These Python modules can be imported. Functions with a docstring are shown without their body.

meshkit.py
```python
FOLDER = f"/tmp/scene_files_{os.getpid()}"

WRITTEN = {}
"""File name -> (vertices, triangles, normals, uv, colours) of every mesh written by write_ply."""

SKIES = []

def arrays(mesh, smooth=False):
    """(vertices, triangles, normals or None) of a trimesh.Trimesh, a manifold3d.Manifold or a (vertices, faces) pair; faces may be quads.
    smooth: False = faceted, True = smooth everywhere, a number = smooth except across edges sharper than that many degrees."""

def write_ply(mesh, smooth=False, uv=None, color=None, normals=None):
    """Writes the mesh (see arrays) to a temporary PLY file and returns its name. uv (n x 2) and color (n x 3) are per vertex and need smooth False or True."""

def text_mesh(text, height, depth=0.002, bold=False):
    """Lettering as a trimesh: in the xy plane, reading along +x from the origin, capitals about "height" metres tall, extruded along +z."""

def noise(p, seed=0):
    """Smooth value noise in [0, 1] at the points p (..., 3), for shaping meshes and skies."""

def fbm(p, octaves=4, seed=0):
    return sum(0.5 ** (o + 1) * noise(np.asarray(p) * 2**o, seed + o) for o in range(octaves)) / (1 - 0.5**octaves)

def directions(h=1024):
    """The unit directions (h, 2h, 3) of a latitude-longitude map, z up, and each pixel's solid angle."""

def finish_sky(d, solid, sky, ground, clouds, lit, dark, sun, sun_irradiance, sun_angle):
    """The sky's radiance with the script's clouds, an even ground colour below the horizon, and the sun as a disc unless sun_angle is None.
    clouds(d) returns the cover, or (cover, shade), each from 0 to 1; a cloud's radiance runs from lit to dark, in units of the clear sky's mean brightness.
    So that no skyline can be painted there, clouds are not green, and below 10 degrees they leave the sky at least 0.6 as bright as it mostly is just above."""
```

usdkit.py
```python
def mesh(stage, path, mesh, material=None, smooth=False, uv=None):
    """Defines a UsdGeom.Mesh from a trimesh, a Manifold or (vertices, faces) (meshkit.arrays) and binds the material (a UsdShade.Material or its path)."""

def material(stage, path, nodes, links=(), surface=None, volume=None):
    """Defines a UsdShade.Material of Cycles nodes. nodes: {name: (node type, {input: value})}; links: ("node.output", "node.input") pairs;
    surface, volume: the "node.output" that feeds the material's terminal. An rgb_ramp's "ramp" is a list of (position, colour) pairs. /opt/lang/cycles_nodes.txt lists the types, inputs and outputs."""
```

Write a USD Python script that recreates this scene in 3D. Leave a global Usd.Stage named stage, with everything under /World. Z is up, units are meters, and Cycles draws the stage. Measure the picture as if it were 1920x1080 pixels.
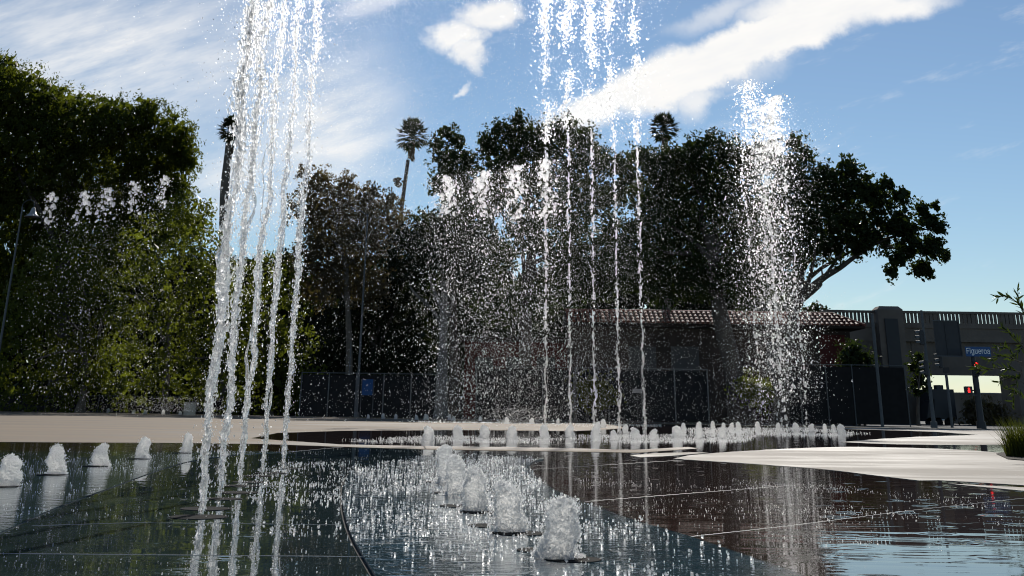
import math, random
import numpy as np, trimesh, manifold3d, usdkit, meshkit
import shapely
from shapely.geometry import Polygon, LineString, Point
from shapely.ops import split as shp_split
from pxr import Usd, UsdGeom, UsdLux, UsdShade, Gf, Sdf

PI = math.pi
stage = Usd.Stage.CreateInMemory()
UsdGeom.SetStageUpAxis(stage, 'Z'); UsdGeom.SetStageMetersPerUnit(stage, 1.0)
UsdGeom.Xform.Define(stage, '/World'); UsdGeom.Scope.Define(stage, '/World/Looks')

# ------------------------------------------------------------------ camera
FPX = 2305.0                       # focal length in pixels of the 1920 px wide photograph
CX, CY = 960.0, -204.0             # optical axis (the photograph is the lower part of a taller frame)
PITCH, ROLL, EYE = math.atan(970 / FPX), math.atan(.0136), np.array([0, 0, .8])
FW = np.array([0, math.cos(PITCH), math.sin(PITCH)])
_r0, _u0 = np.array([1., 0, 0]), np.array([0, -math.sin(PITCH), math.cos(PITCH)])
CR = math.cos(ROLL) * _r0 + math.sin(ROLL) * _u0
CU = -math.sin(ROLL) * _r0 + math.cos(ROLL) * _u0
cam = UsdGeom.Camera.Define(stage, '/World/camera')
cam.AddTransformOp().Set(Gf.Matrix4d(*CR, 0, *CU, 0, *(-FW), 0, *EYE, 1))
cam.CreateHorizontalApertureAttr(36.0); cam.CreateVerticalApertureAttr(20.25)
cam.CreateFocalLengthAttr(36.0 * FPX / 1920)
cam.CreateVerticalApertureOffsetAttr(-(540 - CY) / 1920 * 36.0)
cam.CreateClippingRangeAttr(Gf.Vec2f(.05, 5000))
cam.CreateExposureAttr(0.0); cam.CreateFStopAttr(8.0); cam.CreateFocusDistanceAttr(14.0)

def ray(x, y): return FPX * FW + (x - CX) * CR - (y - CY) * CU
def G(x, y, z=0.0):                # the point of the plane at height z
    d = ray(x, y); return d * ((z - EYE[2]) / d[2]) + EYE
def pt(x, y, Y):                   # the point at distance Y in front of the viewer
    d = ray(x, y); return d * (Y / d[1]) + EYE
def zat(x, y, Y): return pt(x, y, Y)[2]
def tall(x, y, hp, z=0.0):          # height of a thing whose foot is at pixel x, y and which stands hp pixels tall
    hp *= .88
    return pt(x, y - hp, G(x, y, z)[1])[2] - z
def mpp(Y): return Y / (FPX * .925)  # metres per pixel of the photograph at distance Y

# ------------------------------------------------------------------ sky and sun
SUN_EL, SUN_AZ = math.radians(31), math.radians(8)
SUN_DIR = np.array([math.sin(SUN_AZ) * math.cos(SUN_EL), math.cos(SUN_AZ) * math.cos(SUN_EL), math.sin(SUN_EL)])
SKY_STRENGTH, SUN_POWER = .068, 1.25

def build_sky():
    n = {'tc': ('texture_coordinate', {}), 'sep': ('separate_xyz', {}),
         'ay': ('math', {'math_type': 'maximum', 'value2': .05}),
         'u': ('math', {'math_type': 'divide'}), 'v': ('math', {'math_type': 'divide'}),
         'uv': ('combine_xyz', {'z': 0.0}),
         'sky': ('sky_texture', {'sky_type': 'single_scattering', 'sun_disc': False, 'sun_elevation': SUN_EL, 'sun_rotation': SUN_AZ,
                                 'altitude': 60.0, 'air_density': 1.0, 'aerosol_density': .06, 'ozone_density': 3.0}),
         'ws': ('mapping', {'scale': (1, 1, 1), 'rotation': (0, 0, -.32)}),
         'ws2': ('vector_math', {'math_type': 'multiply', 'vector2': (5, 19, 1)}),
         'n1': ('noise_texture', {'scale': 2.2, 'detail': 8.0, 'roughness': .62}),
         'nw': ('noise_texture', {'scale': 9.0, 'detail': 6.0, 'roughness': .6}),
         'nc': ('vector_math', {'math_type': 'subtract', 'vector2': (.5, .5, .5)}),
         'nsx': ('vector_math', {'math_type': 'multiply', 'vector2': (.12, .06, 0)}),
         'wuv': ('vector_math', {'math_type': 'add'}),
         }
    L = [('tc.generated', 'sep.vector'), ('sep.y', 'ay.value1'), ('sep.x', 'u.value1'), ('ay.value', 'u.value2'), ('sep.z', 'v.value1'), ('ay.value', 'v.value2'),
         ('u.value', 'uv.x'), ('v.value', 'uv.y'), ('uv.vector', 'ws.vector'), ('ws.vector', 'ws2.vector1'), ('ws2.vector', 'n1.vector'),
         ('uv.vector', 'nw.vector'), ('nw.color', 'nc.vector1'), ('nc.vector', 'nsx.vector1'), ('uv.vector', 'wuv.vector1'), ('nsx.vector', 'wuv.vector2')]
    def uvof(px, py): d = ray(px, py); return d[0] / d[1], d[2] / d[1]
    k = .925 / FPX * 1.14
    # centre x, y, half length, half width in pixels, tilt in degrees, softness (inner edge), strength
    shapes = [(1140, 185, 175, 38, 24, .45, .97), (1285, 134, 190, 54, 22, .6, 1), (1440, 66, 240, 45, 15, .6, 1), (1640, 14, 190, 44, 14, .3, 1),
              (1310, 172, 70, 44, 35, .2, .8), (1400, 110, 130, 50, 30, .1, .45), (1360, 15, 130, 30, 18, .1, .55), (1570, 4, 220, 62, 12, .4, 1),
              (916, 22, 72, 52, 8, .45, .97), (856, 72, 58, 46, 20, .4, .97), (874, 112, 38, 58, 20, .25, .9), (845, 186, 22, 11, 35, .1, .7),
              (190, 120, 520, 260, 8, .0, .68), (610, 240, 200, 210, 0, .0, .75), (40, 40, 210, 110, 15, .0, .55), (700, 2, 130, 34, 22, .0, .6), (430, 330, 260, 130, 0, 0, .5)]
    last = None
    for i, (px, py, a, b, t, soft, s) in enumerate(shapes):
        u0, v0 = uvof(px, py)
        hard = i < 12
        n[f'm{i}'] = ('mapping', {'mapping_type': 'texture', 'location': (u0, v0, 0), 'rotation': (0, 0, math.radians(t)), 'scale': (a * k, b * k, 1)})
        n[f'l{i}'] = ('vector_math', {'math_type': 'length'})
        n[f'r{i}'] = ('map_range', {'range_type': 'smoothstep', 'from_min': 1.08, 'from_max': soft, 'to_min': 0.0, 'to_max': s, 'clamp': True})
        L += [(('wuv.vector' if hard else 'uv.vector'), f'm{i}.vector'), (f'm{i}.vector', f'l{i}.vector1'), (f'l{i}.value', f'r{i}.value')]
        if not hard:               # milky veils are broken up by streaky noise
            n[f'v{i}'] = ('math', {'math_type': 'multiply'}); L += [(f'r{i}.result', f'v{i}.value1'), ('wisp.result', f'v{i}.value2')]
        src = f'v{i}.value' if not hard else f'r{i}.result'
        if last is None: last = src
        else:
            n[f'x{i}'] = ('math', {'math_type': 'maximum'}); L += [(last, f'x{i}.value1'), (src, f'x{i}.value2')]; last = f'x{i}.value'
    n['wisp'] = ('map_range', {'from_min': .3, 'from_max': .62, 'to_min': .45, 'to_max': 1.25, 'clamp': True}); L.append(('n1.fac', 'wisp.value'))
    n['wide'] = ('map_range', {'range_type': 'smoothstep', 'from_min': .56, 'from_max': .8, 'to_min': 0.0, 'to_max': .35, 'clamp': True}); L.append(('n1.fac', 'wide.value'))
    n['xx'] = ('math', {'math_type': 'maximum'}); L += [(last, 'xx.value1'), ('wide.result', 'xx.value2')]
    n['tex'] = ('map_range', {'from_min': .25, 'from_max': .6, 'to_min': .86, 'to_max': 1.0, 'clamp': True}); L.append(('n1.fac', 'tex.value'))
    n['mul'] = ('math', {'math_type': 'multiply', 'use_clamp': True}); L += [('xx.value', 'mul.value1'), ('tex.result', 'mul.value2')]
    n['tint'] = ('mix', {'mix_type': 'multiply', 'fac': 1.0, 'color2': SKY_TINT}); L.append(('sky.color', 'tint.color1'))
    n['mx'] = ('mix', {'color2': (CLOUD, CLOUD * .985, CLOUD * .96)}); L += [('mul.value', 'mx.fac'), ('tint.color', 'mx.color1')]
    n['bg'] = ('background_shader', {'strength': SKY_STRENGTH}); L.append(('mx.color', 'bg.color'))
    return usdkit.material(stage, '/World/Looks/sky', n, L, surface='bg.background')
SKY_TINT, CLOUD = (1.05, 1.11, 1.14), 14.6
dome = UsdLux.DomeLight.Define(stage, '/World/sky'); dome.CreateIntensityAttr(1.0)
UsdShade.MaterialBindingAPI.Apply(dome.GetPrim()).Bind(build_sky())
sun = UsdLux.DistantLight.Define(stage, '/World/sun')
sun.CreateIntensityAttr(SUN_POWER); sun.CreateAngleAttr(.53); sun.CreateColorAttr(Gf.Vec3f(1, .95, .87)); sun.CreateNormalizeAttr(True)
_x = np.cross([0, 0, 1.], SUN_DIR); _x /= np.linalg.norm(_x); _y = np.cross(SUN_DIR, _x)
sun.AddTransformOp().Set(Gf.Matrix4d(*_x, 0, *_y, 0, *SUN_DIR, 0, 0, 0, 60, 1))

# ------------------------------------------------------------------ helpers
RNG = np.random.default_rng(7); random.seed(7)
_names = {}
def numbered(parent, name):
    k = (parent, name); n = _names.get(k, 0); _names[k] = n + 1
    return f'{parent}/{name}' + (f'_{n:03d}' if n else '')
def tag(p, label=None, cat=None, group=None, kind=None):
    p = p.GetPrim() if hasattr(p, 'GetPrim') else p
    for k, v in (('label', label), ('category', cat), ('group', group), ('kind', kind)):
        if v: p.SetCustomDataByKey(k, v)
    return p
class Thing:
    def __init__(s, path, loc): s.path, s.loc = path, np.asarray(loc, float)
def thing(name, label, cat, loc=(0, 0, 0), group=None, kind=None):
    path = numbered('/World', name)
    x = UsdGeom.Xform.Define(stage, path); x.AddTranslateOp().Set(Gf.Vec3d(*map(float, loc)))
    tag(x, label, cat, group, kind)
    return Thing(path, loc)
def obj(name, mesh, m, parent=None, smooth=False, label=None, kind=None, cat=None, group=None):
    """One Mesh prim; vertices are given in world coordinates and stored relative to the thing they belong to."""
    base = parent.path if parent is not None else '/World'
    path = numbered(base, name)
    if isinstance(mesh, MB): mesh = mesh.arr()
    v, f, nn = meshkit.arrays(mesh, smooth)
    if parent is not None: v = v - parent.loc
    if nn is None: q = usdkit.mesh(stage, path, (v, f), m)
    else:
        q = usdkit.mesh(stage, path, (v, f), m); q.CreateNormalsAttr([Gf.Vec3f(*map(float, a)) for a in nn] if len(nn) < 2000 else __import__('pxr').Vt.Vec3fArray.FromNumpy(nn.astype(np.float32))); q.SetNormalsInterpolation('vertex')
    tag(q, label, cat, group, kind)
    t = Thing(path, parent.loc if parent is not None else (0, 0, 0)); t.prim = q.GetPrim(); return t
def copy_of(src, name, label, cat, loc, rotz=0, scale=(1, 1, 1), group=None):
    path = numbered('/World', name)
    x = UsdGeom.Xform.Define(stage, path)
    x.GetPrim().GetReferences().AddInternalReference(src.path); x.GetPrim().SetInstanceable(True)
    x.ClearXformOpOrder()
    x.AddTranslateOp().Set(Gf.Vec3d(*map(float, loc))); x.AddRotateZOp().Set(math.degrees(rotz)); x.AddScaleOp().Set(Gf.Vec3f(*map(float, scale)))
    tag(x, label, cat, group)
    return Thing(path, loc)
class MB:
    def __init__(s): s.v, s.f, s.n = [], [], 0
    def add(s, v, f):
        v = np.asarray(v, float); f = np.asarray(f, int)
        if f.shape[1] == 4: f = np.vstack([f[:, [0, 1, 2]], f[:, [0, 2, 3]]])
        s.v.append(v); s.f.append(f + s.n); s.n += len(v); return s
    def mesh(s, m): return s.add(m.vertices, m.faces)
    def arr(s): return np.vstack(s.v), np.vstack(s.f)
    def box(s, c, size, rz=0, bev=0):
        m = rbox(size, bev) if bev else trimesh.creation.box(size)
        v = np.array(m.vertices)
        if rz: c_, s_ = math.cos(rz), math.sin(rz); v = v @ np.array([[c_, s_, 0], [-s_, c_, 0], [0, 0, 1]])
        return s.add(v + np.asarray(c, float), m.faces)
    def tube(s, pts, rad, sides=8, cap=True):
        v, f = tube(pts, rad, sides)
        n = len(pts)
        if cap:
            v = np.vstack([v, pts[0], pts[-1]]); i = np.arange(sides); j = (i + 1) % sides
            f = np.vstack([f, np.stack([np.full(sides, n * sides), j, i], 1), np.stack([np.full(sides, n * sides + 1), (n - 1) * sides + i, (n - 1) * sides + j], 1)])
        return s.add(v, f)
    def hull(s, pts):
        m = manifold3d.Manifold.hull_points(np.asarray(pts, float)).to_mesh(); return s.add(m.vert_properties[:, :3], m.tri_verts)
def rbox(size, b):
    sx, sy, sz = [x / 2 for x in size]; P = []
    for X in (-1, 1):
        for Y in (-1, 1):
            for Z in (-1, 1):
                P += [(X * sx, Y * (sy - b), Z * (sz - b)), (X * (sx - b), Y * sy, Z * (sz - b)), (X * (sx - b), Y * (sy - b), Z * sz)]
    m = manifold3d.Manifold.hull_points(np.array(P)).to_mesh()
    return trimesh.Trimesh(m.vert_properties[:, :3], m.tri_verts, process=False)
def tube(points, radii, sides=8):
    p = np.asarray(points, float); t = np.gradient(p, axis=0); t /= np.linalg.norm(t, axis=1, keepdims=True) + 1e-12
    ref = np.where(np.abs(t[:, 2:]) < .9, [0, 0, 1.], [1., 0, 0])
    a = np.cross(t, ref); a /= np.linalg.norm(a, axis=1, keepdims=True) + 1e-12; b = np.cross(t, a)
    ang = np.arange(sides) * 2 * PI / sides; rr = np.broadcast_to(radii, (len(p),)) if np.ndim(radii) < 2 else None
    ro = rr[:, None, None] if rr is not None else np.asarray(radii)[:, :, None]
    v = p[:, None] + ro * (np.cos(ang)[None, :, None] * a[:, None] + np.sin(ang)[None, :, None] * b[:, None])
    i, j = np.meshgrid(np.arange(len(p) - 1), np.arange(sides), indexing='ij')
    q = np.stack([i * sides + j, i * sides + (j + 1) % sides, (i + 1) * sides + (j + 1) % sides, (i + 1) * sides + j], -1).reshape(-1, 4)
    return v.reshape(-1, 3), np.vstack([q[:, [0, 1, 2]], q[:, [0, 2, 3]]])
def unit(n): v = RNG.normal(size=(n, 3)); return v / np.linalg.norm(v, axis=1, keepdims=True)
def smooth_line(pts, n=6):
    p = np.asarray(pts, float); q = np.vstack([2 * p[0] - p[1], p, 2 * p[-1] - p[-2]]); out = []
    for i in range(1, len(q) - 2):
        for t in np.arange(n) / n:
            out.append(.5 * ((2 * q[i]) + (q[i + 1] - q[i - 1]) * t + (2 * q[i - 1] - 5 * q[i] + 4 * q[i + 1] - q[i + 2]) * t * t + (-q[i - 1] + 3 * q[i] - 3 * q[i + 1] + q[i + 2]) * t ** 3))
    out.append(p[-1]); return np.array(out)

# ------------------------------------------------------------------ materials
def mat(name, nodes, links, surface): return usdkit.material(stage, f'/World/Looks/{name}', nodes, links, surface=surface)
def plain(name, col, rough=.6, var=.25, scale=3.0, metallic=0.0, bump=.0, bscale=20.0, spec=None):
    c = np.array(col, float); spec = (.12 if rough > .6 else .4) if spec is None else spec
    n = {'g': ('geometry', {}), 'n': ('noise_texture', {'scale': scale, 'detail': 6.0, 'roughness': .65}),
         'r': ('rgb_ramp', {'ramp': [(.25, tuple(c * (1 - var))), (.75, tuple(np.minimum(c * (1 + var), .95)))]}),
         'p': ('principled_bsdf', {'roughness': rough, 'metallic': metallic, 'specular_ior_level': spec})}
    L = [('g.position', 'n.vector'), ('n.fac', 'r.fac'), ('r.color', 'p.base_color')]
    if bump:
        n['n2'] = ('noise_texture', {'scale': bscale, 'detail': 5.0}); n['b'] = ('bump', {'strength': 1.0, 'distance': bump})
        L += [('g.position', 'n2.vector'), ('n2.fac', 'b.height'), ('b.normal', 'p.normal')]
    return mat(name, n, L, 'p.BSDF')
def wet(name, col, amp, ripples, rough=.02, ior=1.32, spots=0.0, drops=0.0):
    """Dark stone under a film of water: ripples = [(scale xyz, share)], amp = ripple height in metres."""
    c = np.array(col, float)
    n = {'g': ('geometry', {}), 'n': ('noise_texture', {'scale': 1.1, 'detail': 7.0, 'roughness': .7}), 'r': ('rgb_ramp', {'ramp': [(.3, tuple(c * .6)), (.7, tuple(c * 1.4))]}),
         'p': ('principled_bsdf', {'roughness': rough, 'ior': ior, 'specular_ior_level': .5}), 'b': ('bump', {'strength': 1.0, 'distance': amp})}
    L = [('g.position', 'n.vector'), ('n.fac', 'r.fac'), ('r.color', 'p.base_color'), ('b.normal', 'p.normal')]
    last = None
    for i, (sc, w) in enumerate(ripples):
        n[f's{i}'] = ('vector_math', {'math_type': 'multiply', 'vector2': sc}); n[f'n{i}'] = ('noise_texture', {'scale': 1.0, 'detail': 2.0, 'distortion': .6})
        n[f'w{i}'] = ('math', {'math_type': 'multiply', 'value2': w})
        L += [('g.position', f's{i}.vector1'), (f's{i}.vector', f'n{i}.vector'), (f'n{i}.fac', f'w{i}.value1')]
        if last is None: last = f'w{i}.value'
        else:
            n[f'a{i}'] = ('math', {'math_type': 'add'}); L += [(last, f'a{i}.value1'), (f'w{i}.value', f'a{i}.value2')]; last = f'a{i}.value'
    if drops:                      # rings where drops fall
        n['vo'] = ('voronoi_texture', {'feature': 'f1', 'scale': drops}); n['dd'] = ('math', {'math_type': 'multiply', 'value2': 26.0}); n['sn'] = ('math', {'math_type': 'sine'})
        n['fa'] = ('map_range', {'from_min': .45, 'from_max': .05, 'to_min': 0.0, 'to_max': .35, 'clamp': True}); n['fm'] = ('math', {'math_type': 'multiply'}); n['aa'] = ('math', {'math_type': 'add'})
        L += [('g.position', 'vo.vector'), ('vo.distance', 'dd.value1'), ('dd.value', 'sn.value1'), ('vo.distance', 'fa.value'), ('sn.value', 'fm.value1'), ('fa.result', 'fm.value2'), (last, 'aa.value1'), ('fm.value', 'aa.value2')]; last = 'aa.value'
    L.append((last, 'b.height'))
    return mat(name, n, L, 'p.BSDF')
def leafy(name, col, col2, trans=.3, rough=.45, accent=None, share=.1):
    """Leaves: colour by leaf and by clump, light passing through them."""
    n = {'g': ('geometry', {}), 'n': ('noise_texture', {'scale': .55, 'detail': 3.0}), 'ad': ('math', {'math_type': 'add'}), 'ha': ('math', {'math_type': 'multiply', 'value2': .5}),
         'p': ('principled_bsdf', {'roughness': rough, 'specular_ior_level': .14}), 't': ('translucent_bsdf', {}), 'tc': ('mix', {'mix_type': 'multiply', 'fac': 1.0, 'color2': (1.5, 1.5, .6)}), 'm': ('mix_closure', {'fac': trans})}
    ramp = [(.2, col), (.8, col2)] + ([(1 - share, col2), (min(1, 1.02 - share), accent), (1, accent)] if accent else [])
    n['r'] = ('rgb_ramp', {'ramp': ramp})
    L = [('g.position', 'n.vector'), ('n.fac', 'ad.value1'), ('g.random_per_island', 'ad.value2'), ('ad.value', 'ha.value1'), ('ha.value', 'r.fac'), ('r.color', 'p.base_color'),
         ('r.color', 'tc.color1'), ('tc.color', 't.color'), ('p.BSDF', 'm.closure1'), ('t.BSDF', 'm.closure2')]
    if accent: L = [x for x in L if x[1] != 'r.fac'] + [('g.random_per_island', 'r.fac')]
    return mat(name, n, L, 'm.closure')
M = {}
M['asphalt'] = plain('asphalt', (.05, .05, .052), .85, .3, .6)
M['earth'] = plain('earth', (.05, .04, .03), .95, .4, .4)
DARK = (.042, .024, .017)
M['granite'] = wet('wet_granite', DARK, .0026, [((.7, 2.6, 1), 1.0), ((3, 9, 1), .12)], drops=2.2, ior=1.25)
M['granite_calm'] = wet('wet_granite_calm', (.026, .042, .044), .0014, [((1.2, 2.2, 1), 1.0), ((5, 8, 1), .06)], drops=2.6)
M['granite_rippled'] = wet('wet_granite_rippled', (.022, .052, .066), .009, [((4, 6, 1), .6), ((13, 16, 1), .3), ((40, 40, 1), .06)], rough=.03, ior=1.30)
M['joint'] = plain('joint', (.02, .018, .016), .9, .3, 5)
M['joint_glint'] = plain('joint_glint', (.22, .21, .2), .35, .3, 9)  # pale colour painted as the glint of water on joint edges
M['dark_gap'] = plain('dark_gap', (.008, .008, .008), .95, .2, spec=.05)
def concrete(name, col, rough, wetness):
    c = np.array(col, float)
    n = {'g': ('geometry', {}), 's': ('vector_math', {'math_type': 'multiply', 'vector2': (.09, .28, 1)}), 'n': ('noise_texture', {'scale': 1.0, 'detail': 10.0, 'roughness': .7}),
         'n2': ('noise_texture', {'scale': 60.0, 'detail': 4.0}), 'r': ('rgb_ramp', {'ramp': [(.36, tuple(c * .5)), (.46, tuple(c * .85)), (.54, tuple(c)), (.66, tuple(c * 1.2))]}),
         'rr': ('map_range', {'from_min': .36, 'from_max': .56, 'to_min': wetness, 'to_max': rough, 'clamp': True}),
         'p': ('principled_bsdf', {'specular_ior_level': .35}), 'b': ('bump', {'strength': 1.0, 'distance': .0015})}
    L = [('g.position', 's.vector1'), ('s.vector', 'n.vector'), ('n.fac', 'r.fac'), ('r.color', 'p.base_color'), ('n.fac', 'rr.value'), ('rr.result', 'p.roughness'), ('g.position', 'n2.vector'), ('n2.fac', 'b.height'), ('b.normal', 'p.normal')]
    return mat(name, n, L, 'p.BSDF')
M['concrete'] = concrete('concrete', (.175, .128, .08), .9, .7)
M['concrete_pale'] = concrete('concrete_pale', (.21, .178, .14), .85, .56)
def water_mat(name, rough, clear, white, bump_d, bscale):
    """Broken water: refracts and scatters sunlight forward, lets part of it straight through, and is a little white with air."""
    n = {'g': ('geometry', {}), 'rf': ('glass_bsdf', {'color': (1, 1, 1), 'IOR': 1.33, 'roughness': rough}), 'd': ('diffuse_bsdf', {'color': (.93, .92, .89)}), 't': ('translucent_bsdf', {'color': (.98, .97, .95)}), 'tr': ('transparent_bsdf', {'color': (1, 1, 1)}),
         'dt': ('mix_closure', {'fac': .65}), 'm1': ('mix_closure', {'fac': white}), 'm2': ('mix_closure', {'fac': clear}), 'n': ('noise_texture', {'scale': bscale, 'detail': 4.0}), 'b': ('bump', {'strength': 1.0, 'distance': bump_d})}
    L = [('g.position', 'n.vector'), ('n.fac', 'b.height'), ('d.BSDF', 'dt.closure1'), ('t.BSDF', 'dt.closure2'), ('rf.BSDF', 'm1.closure1'), ('dt.closure', 'm1.closure2'), ('m1.closure', 'm2.closure1'), ('tr.BSDF', 'm2.closure2')]
    if bump_d: L += [('b.normal', 'rf.normal'), ('b.normal', 't.normal')]
    return mat(name, n, L, 'm2.closure')
M['jet'] = water_mat('jet_water', .42, .48, .15, .003, 70)
M['jet_core'] = water_mat('jet_core_water', .16, .35, .12, .006, 55)
M['foam'] = water_mat('foam_water', .5, .40, .9, .02, 85)
M['crest'] = water_mat('crest_water', .55, .7, .25, 0, 10)
M['drop'] = water_mat('drop_water', .5, .22, .1, 0, 10)
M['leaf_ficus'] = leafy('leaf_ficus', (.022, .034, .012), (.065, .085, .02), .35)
M['leaf_weeping'] = leafy('leaf_weeping', (.045, .06, .012), (.24, .24, .03), .6)
M['leaf_sycamore'] = leafy('leaf_sycamore', (.08, .095, .02), (.24, .24, .045), .58, accent=(.38, .34, .03), share=.08)
M['leaf_brown'] = leafy('leaf_brown', (.09, .07, .045), (.19, .145, .09), .4)
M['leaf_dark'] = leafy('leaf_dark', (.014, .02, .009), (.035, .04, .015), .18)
M['leaf_yellow'] = leafy('leaf_yellow', (.07, .07, .015), (.17, .16, .03), .35)
M['leaf_bright'] = leafy('leaf_bright', (.03, .045, .015), (.07, .09, .02), .4, accent=(.22, .24, .02), share=.2)
M['palm'] = leafy('palm_leaf', (.02, .03, .010), (.06, .075, .02), .2, .85)
M['palm_dead'] = leafy('palm_dead_leaf', (.07, .05, .03), (.14, .10, .06), .2)
M['grass'] = leafy('grass_blade', (.05, .06, .012), (.14, .15, .03), .4)
M['bark'] = plain('bark', (.10, .085, .07), .9, .4, 2, bump=.02, bscale=8)
M['bark_dark'] = plain('bark_dark', (.05, .042, .035), .9, .4, 2, bump=.02, bscale=8)
M['bark_grey'] = plain('bark_grey', (.09, .086, .08), .9, .35, 1.2, bump=.02, bscale=6)
M['bridge'] = plain('bridge_concrete', (.14, .115, .095), .9, .25, .5, bump=.01, bscale=5)
M['bridge_dark'] = plain('bridge_concrete_dark', (.12, .10, .085), .9, .25, .5)
M['tile'] = plain('roof_tile', (.13, .045, .033), .7, .45, 1.4, spec=.2)
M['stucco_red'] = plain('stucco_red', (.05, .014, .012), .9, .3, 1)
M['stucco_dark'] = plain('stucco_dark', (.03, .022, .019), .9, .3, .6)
M['metal_grey'] = plain('metal_grey', (.075, .078, .08), .6, .2, 3, spec=.25)
M['metal_dark'] = plain('metal_dark', (.02, .02, .022), .5, .2, 3)
M['mesh_dark'] = plain('mesh_dark', (.014, .013, .013), .9, .3, 2)
M['sign_blue'] = plain('sign_blue', (.012, .06, .17), .5, .1, 3)
M['banner_blue'] = plain('banner_blue', (.015, .05, .14), .7, .15, 3)
M['white_paint'] = plain('white_paint', (.78, .78, .76), .5, .06, 3)
M['wall_pale'] = plain('wall_pale', (.62, .62, .60), .8, .1, .6)
M['wall_grey'] = plain('wall_grey', (.20, .19, .19), .9, .2, .7)
M['brass'] = plain('lamp_shade_metal', (.30, .27, .24), .35, .2, 4, metallic=.7)
M['cloth_dark'] = plain('cloth_dark', (.03, .025, .025), .9, .2, 6)
M['skin'] = plain('skin', (.32, .17, .12), .6, .1, 6)
M['cap'] = plain('cap_cloth', (.66, .7, .76), .8, .1, 9)
M['bin'] = plain('beige_board', (.30, .26, .21), .7, .2, 4)
M['glass_dark'] = plain('window_glass', (.012, .012, .013), .5, .2, 1)
M['red_lamp'] = mat('red_lamp', {'e': ('emission', {'color': (1.0, .03, .03), 'strength': 2.2})}, [], 'e.emission')

# ------------------------------------------------------------------ ground and paving
g = MB(); ang = np.linspace(0, 2 * PI, 65)[:-1]
g.add(np.vstack([[[0, 60, -.16]], np.stack([1500 * np.cos(ang), 60 + 1500 * np.sin(ang), np.full(64, -.16)], 1)]), np.array([[0, i + 1, (i + 1) % 64 + 1] for i in range(64)]))
obj('ground', g, M['earth'], kind='structure')
def poly(px): return Polygon([tuple(G(*q)[:2]) for q in px]).buffer(0)
def slab(P, z0, z1):
    parts = []
    for q in getattr(P, 'geoms', [P]):
        if q.area < 1e-4: continue
        m = trimesh.creation.extrude_polygon(q, z1 - z0, engine='earcut'); m.apply_translation([0, 0, z0]); parts.append(m)
    return trimesh.util.concatenate(parts)
edgeL, edgeM, edgeR = G(0, 769)[:2], G(900, 787)[:2], G(1880, 806)[:2]
plaza = Polygon([(-14, -12), (16, -12), (30, 10), (48, 60), tuple(G(2150, 812)[:2]), tuple(edgeR), tuple(G(1450, 799.5)[:2]), tuple(G(1150, 793)[:2]), tuple(edgeM), tuple(G(400, 778)[:2]), tuple(edgeL), (-75, 138), (-60, 60), (-30, 8)])
obj('street', slab(Polygon([(-220, 20), (-75, 20), (-75, 100), (220, 40), (220, 190), (-220, 190)]).union(Polygon([(-220, 96), (220, 60), (220, 190), (-220, 190)])).buffer(0), -.159, -.15), M['asphalt'], kind='structure')
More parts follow.
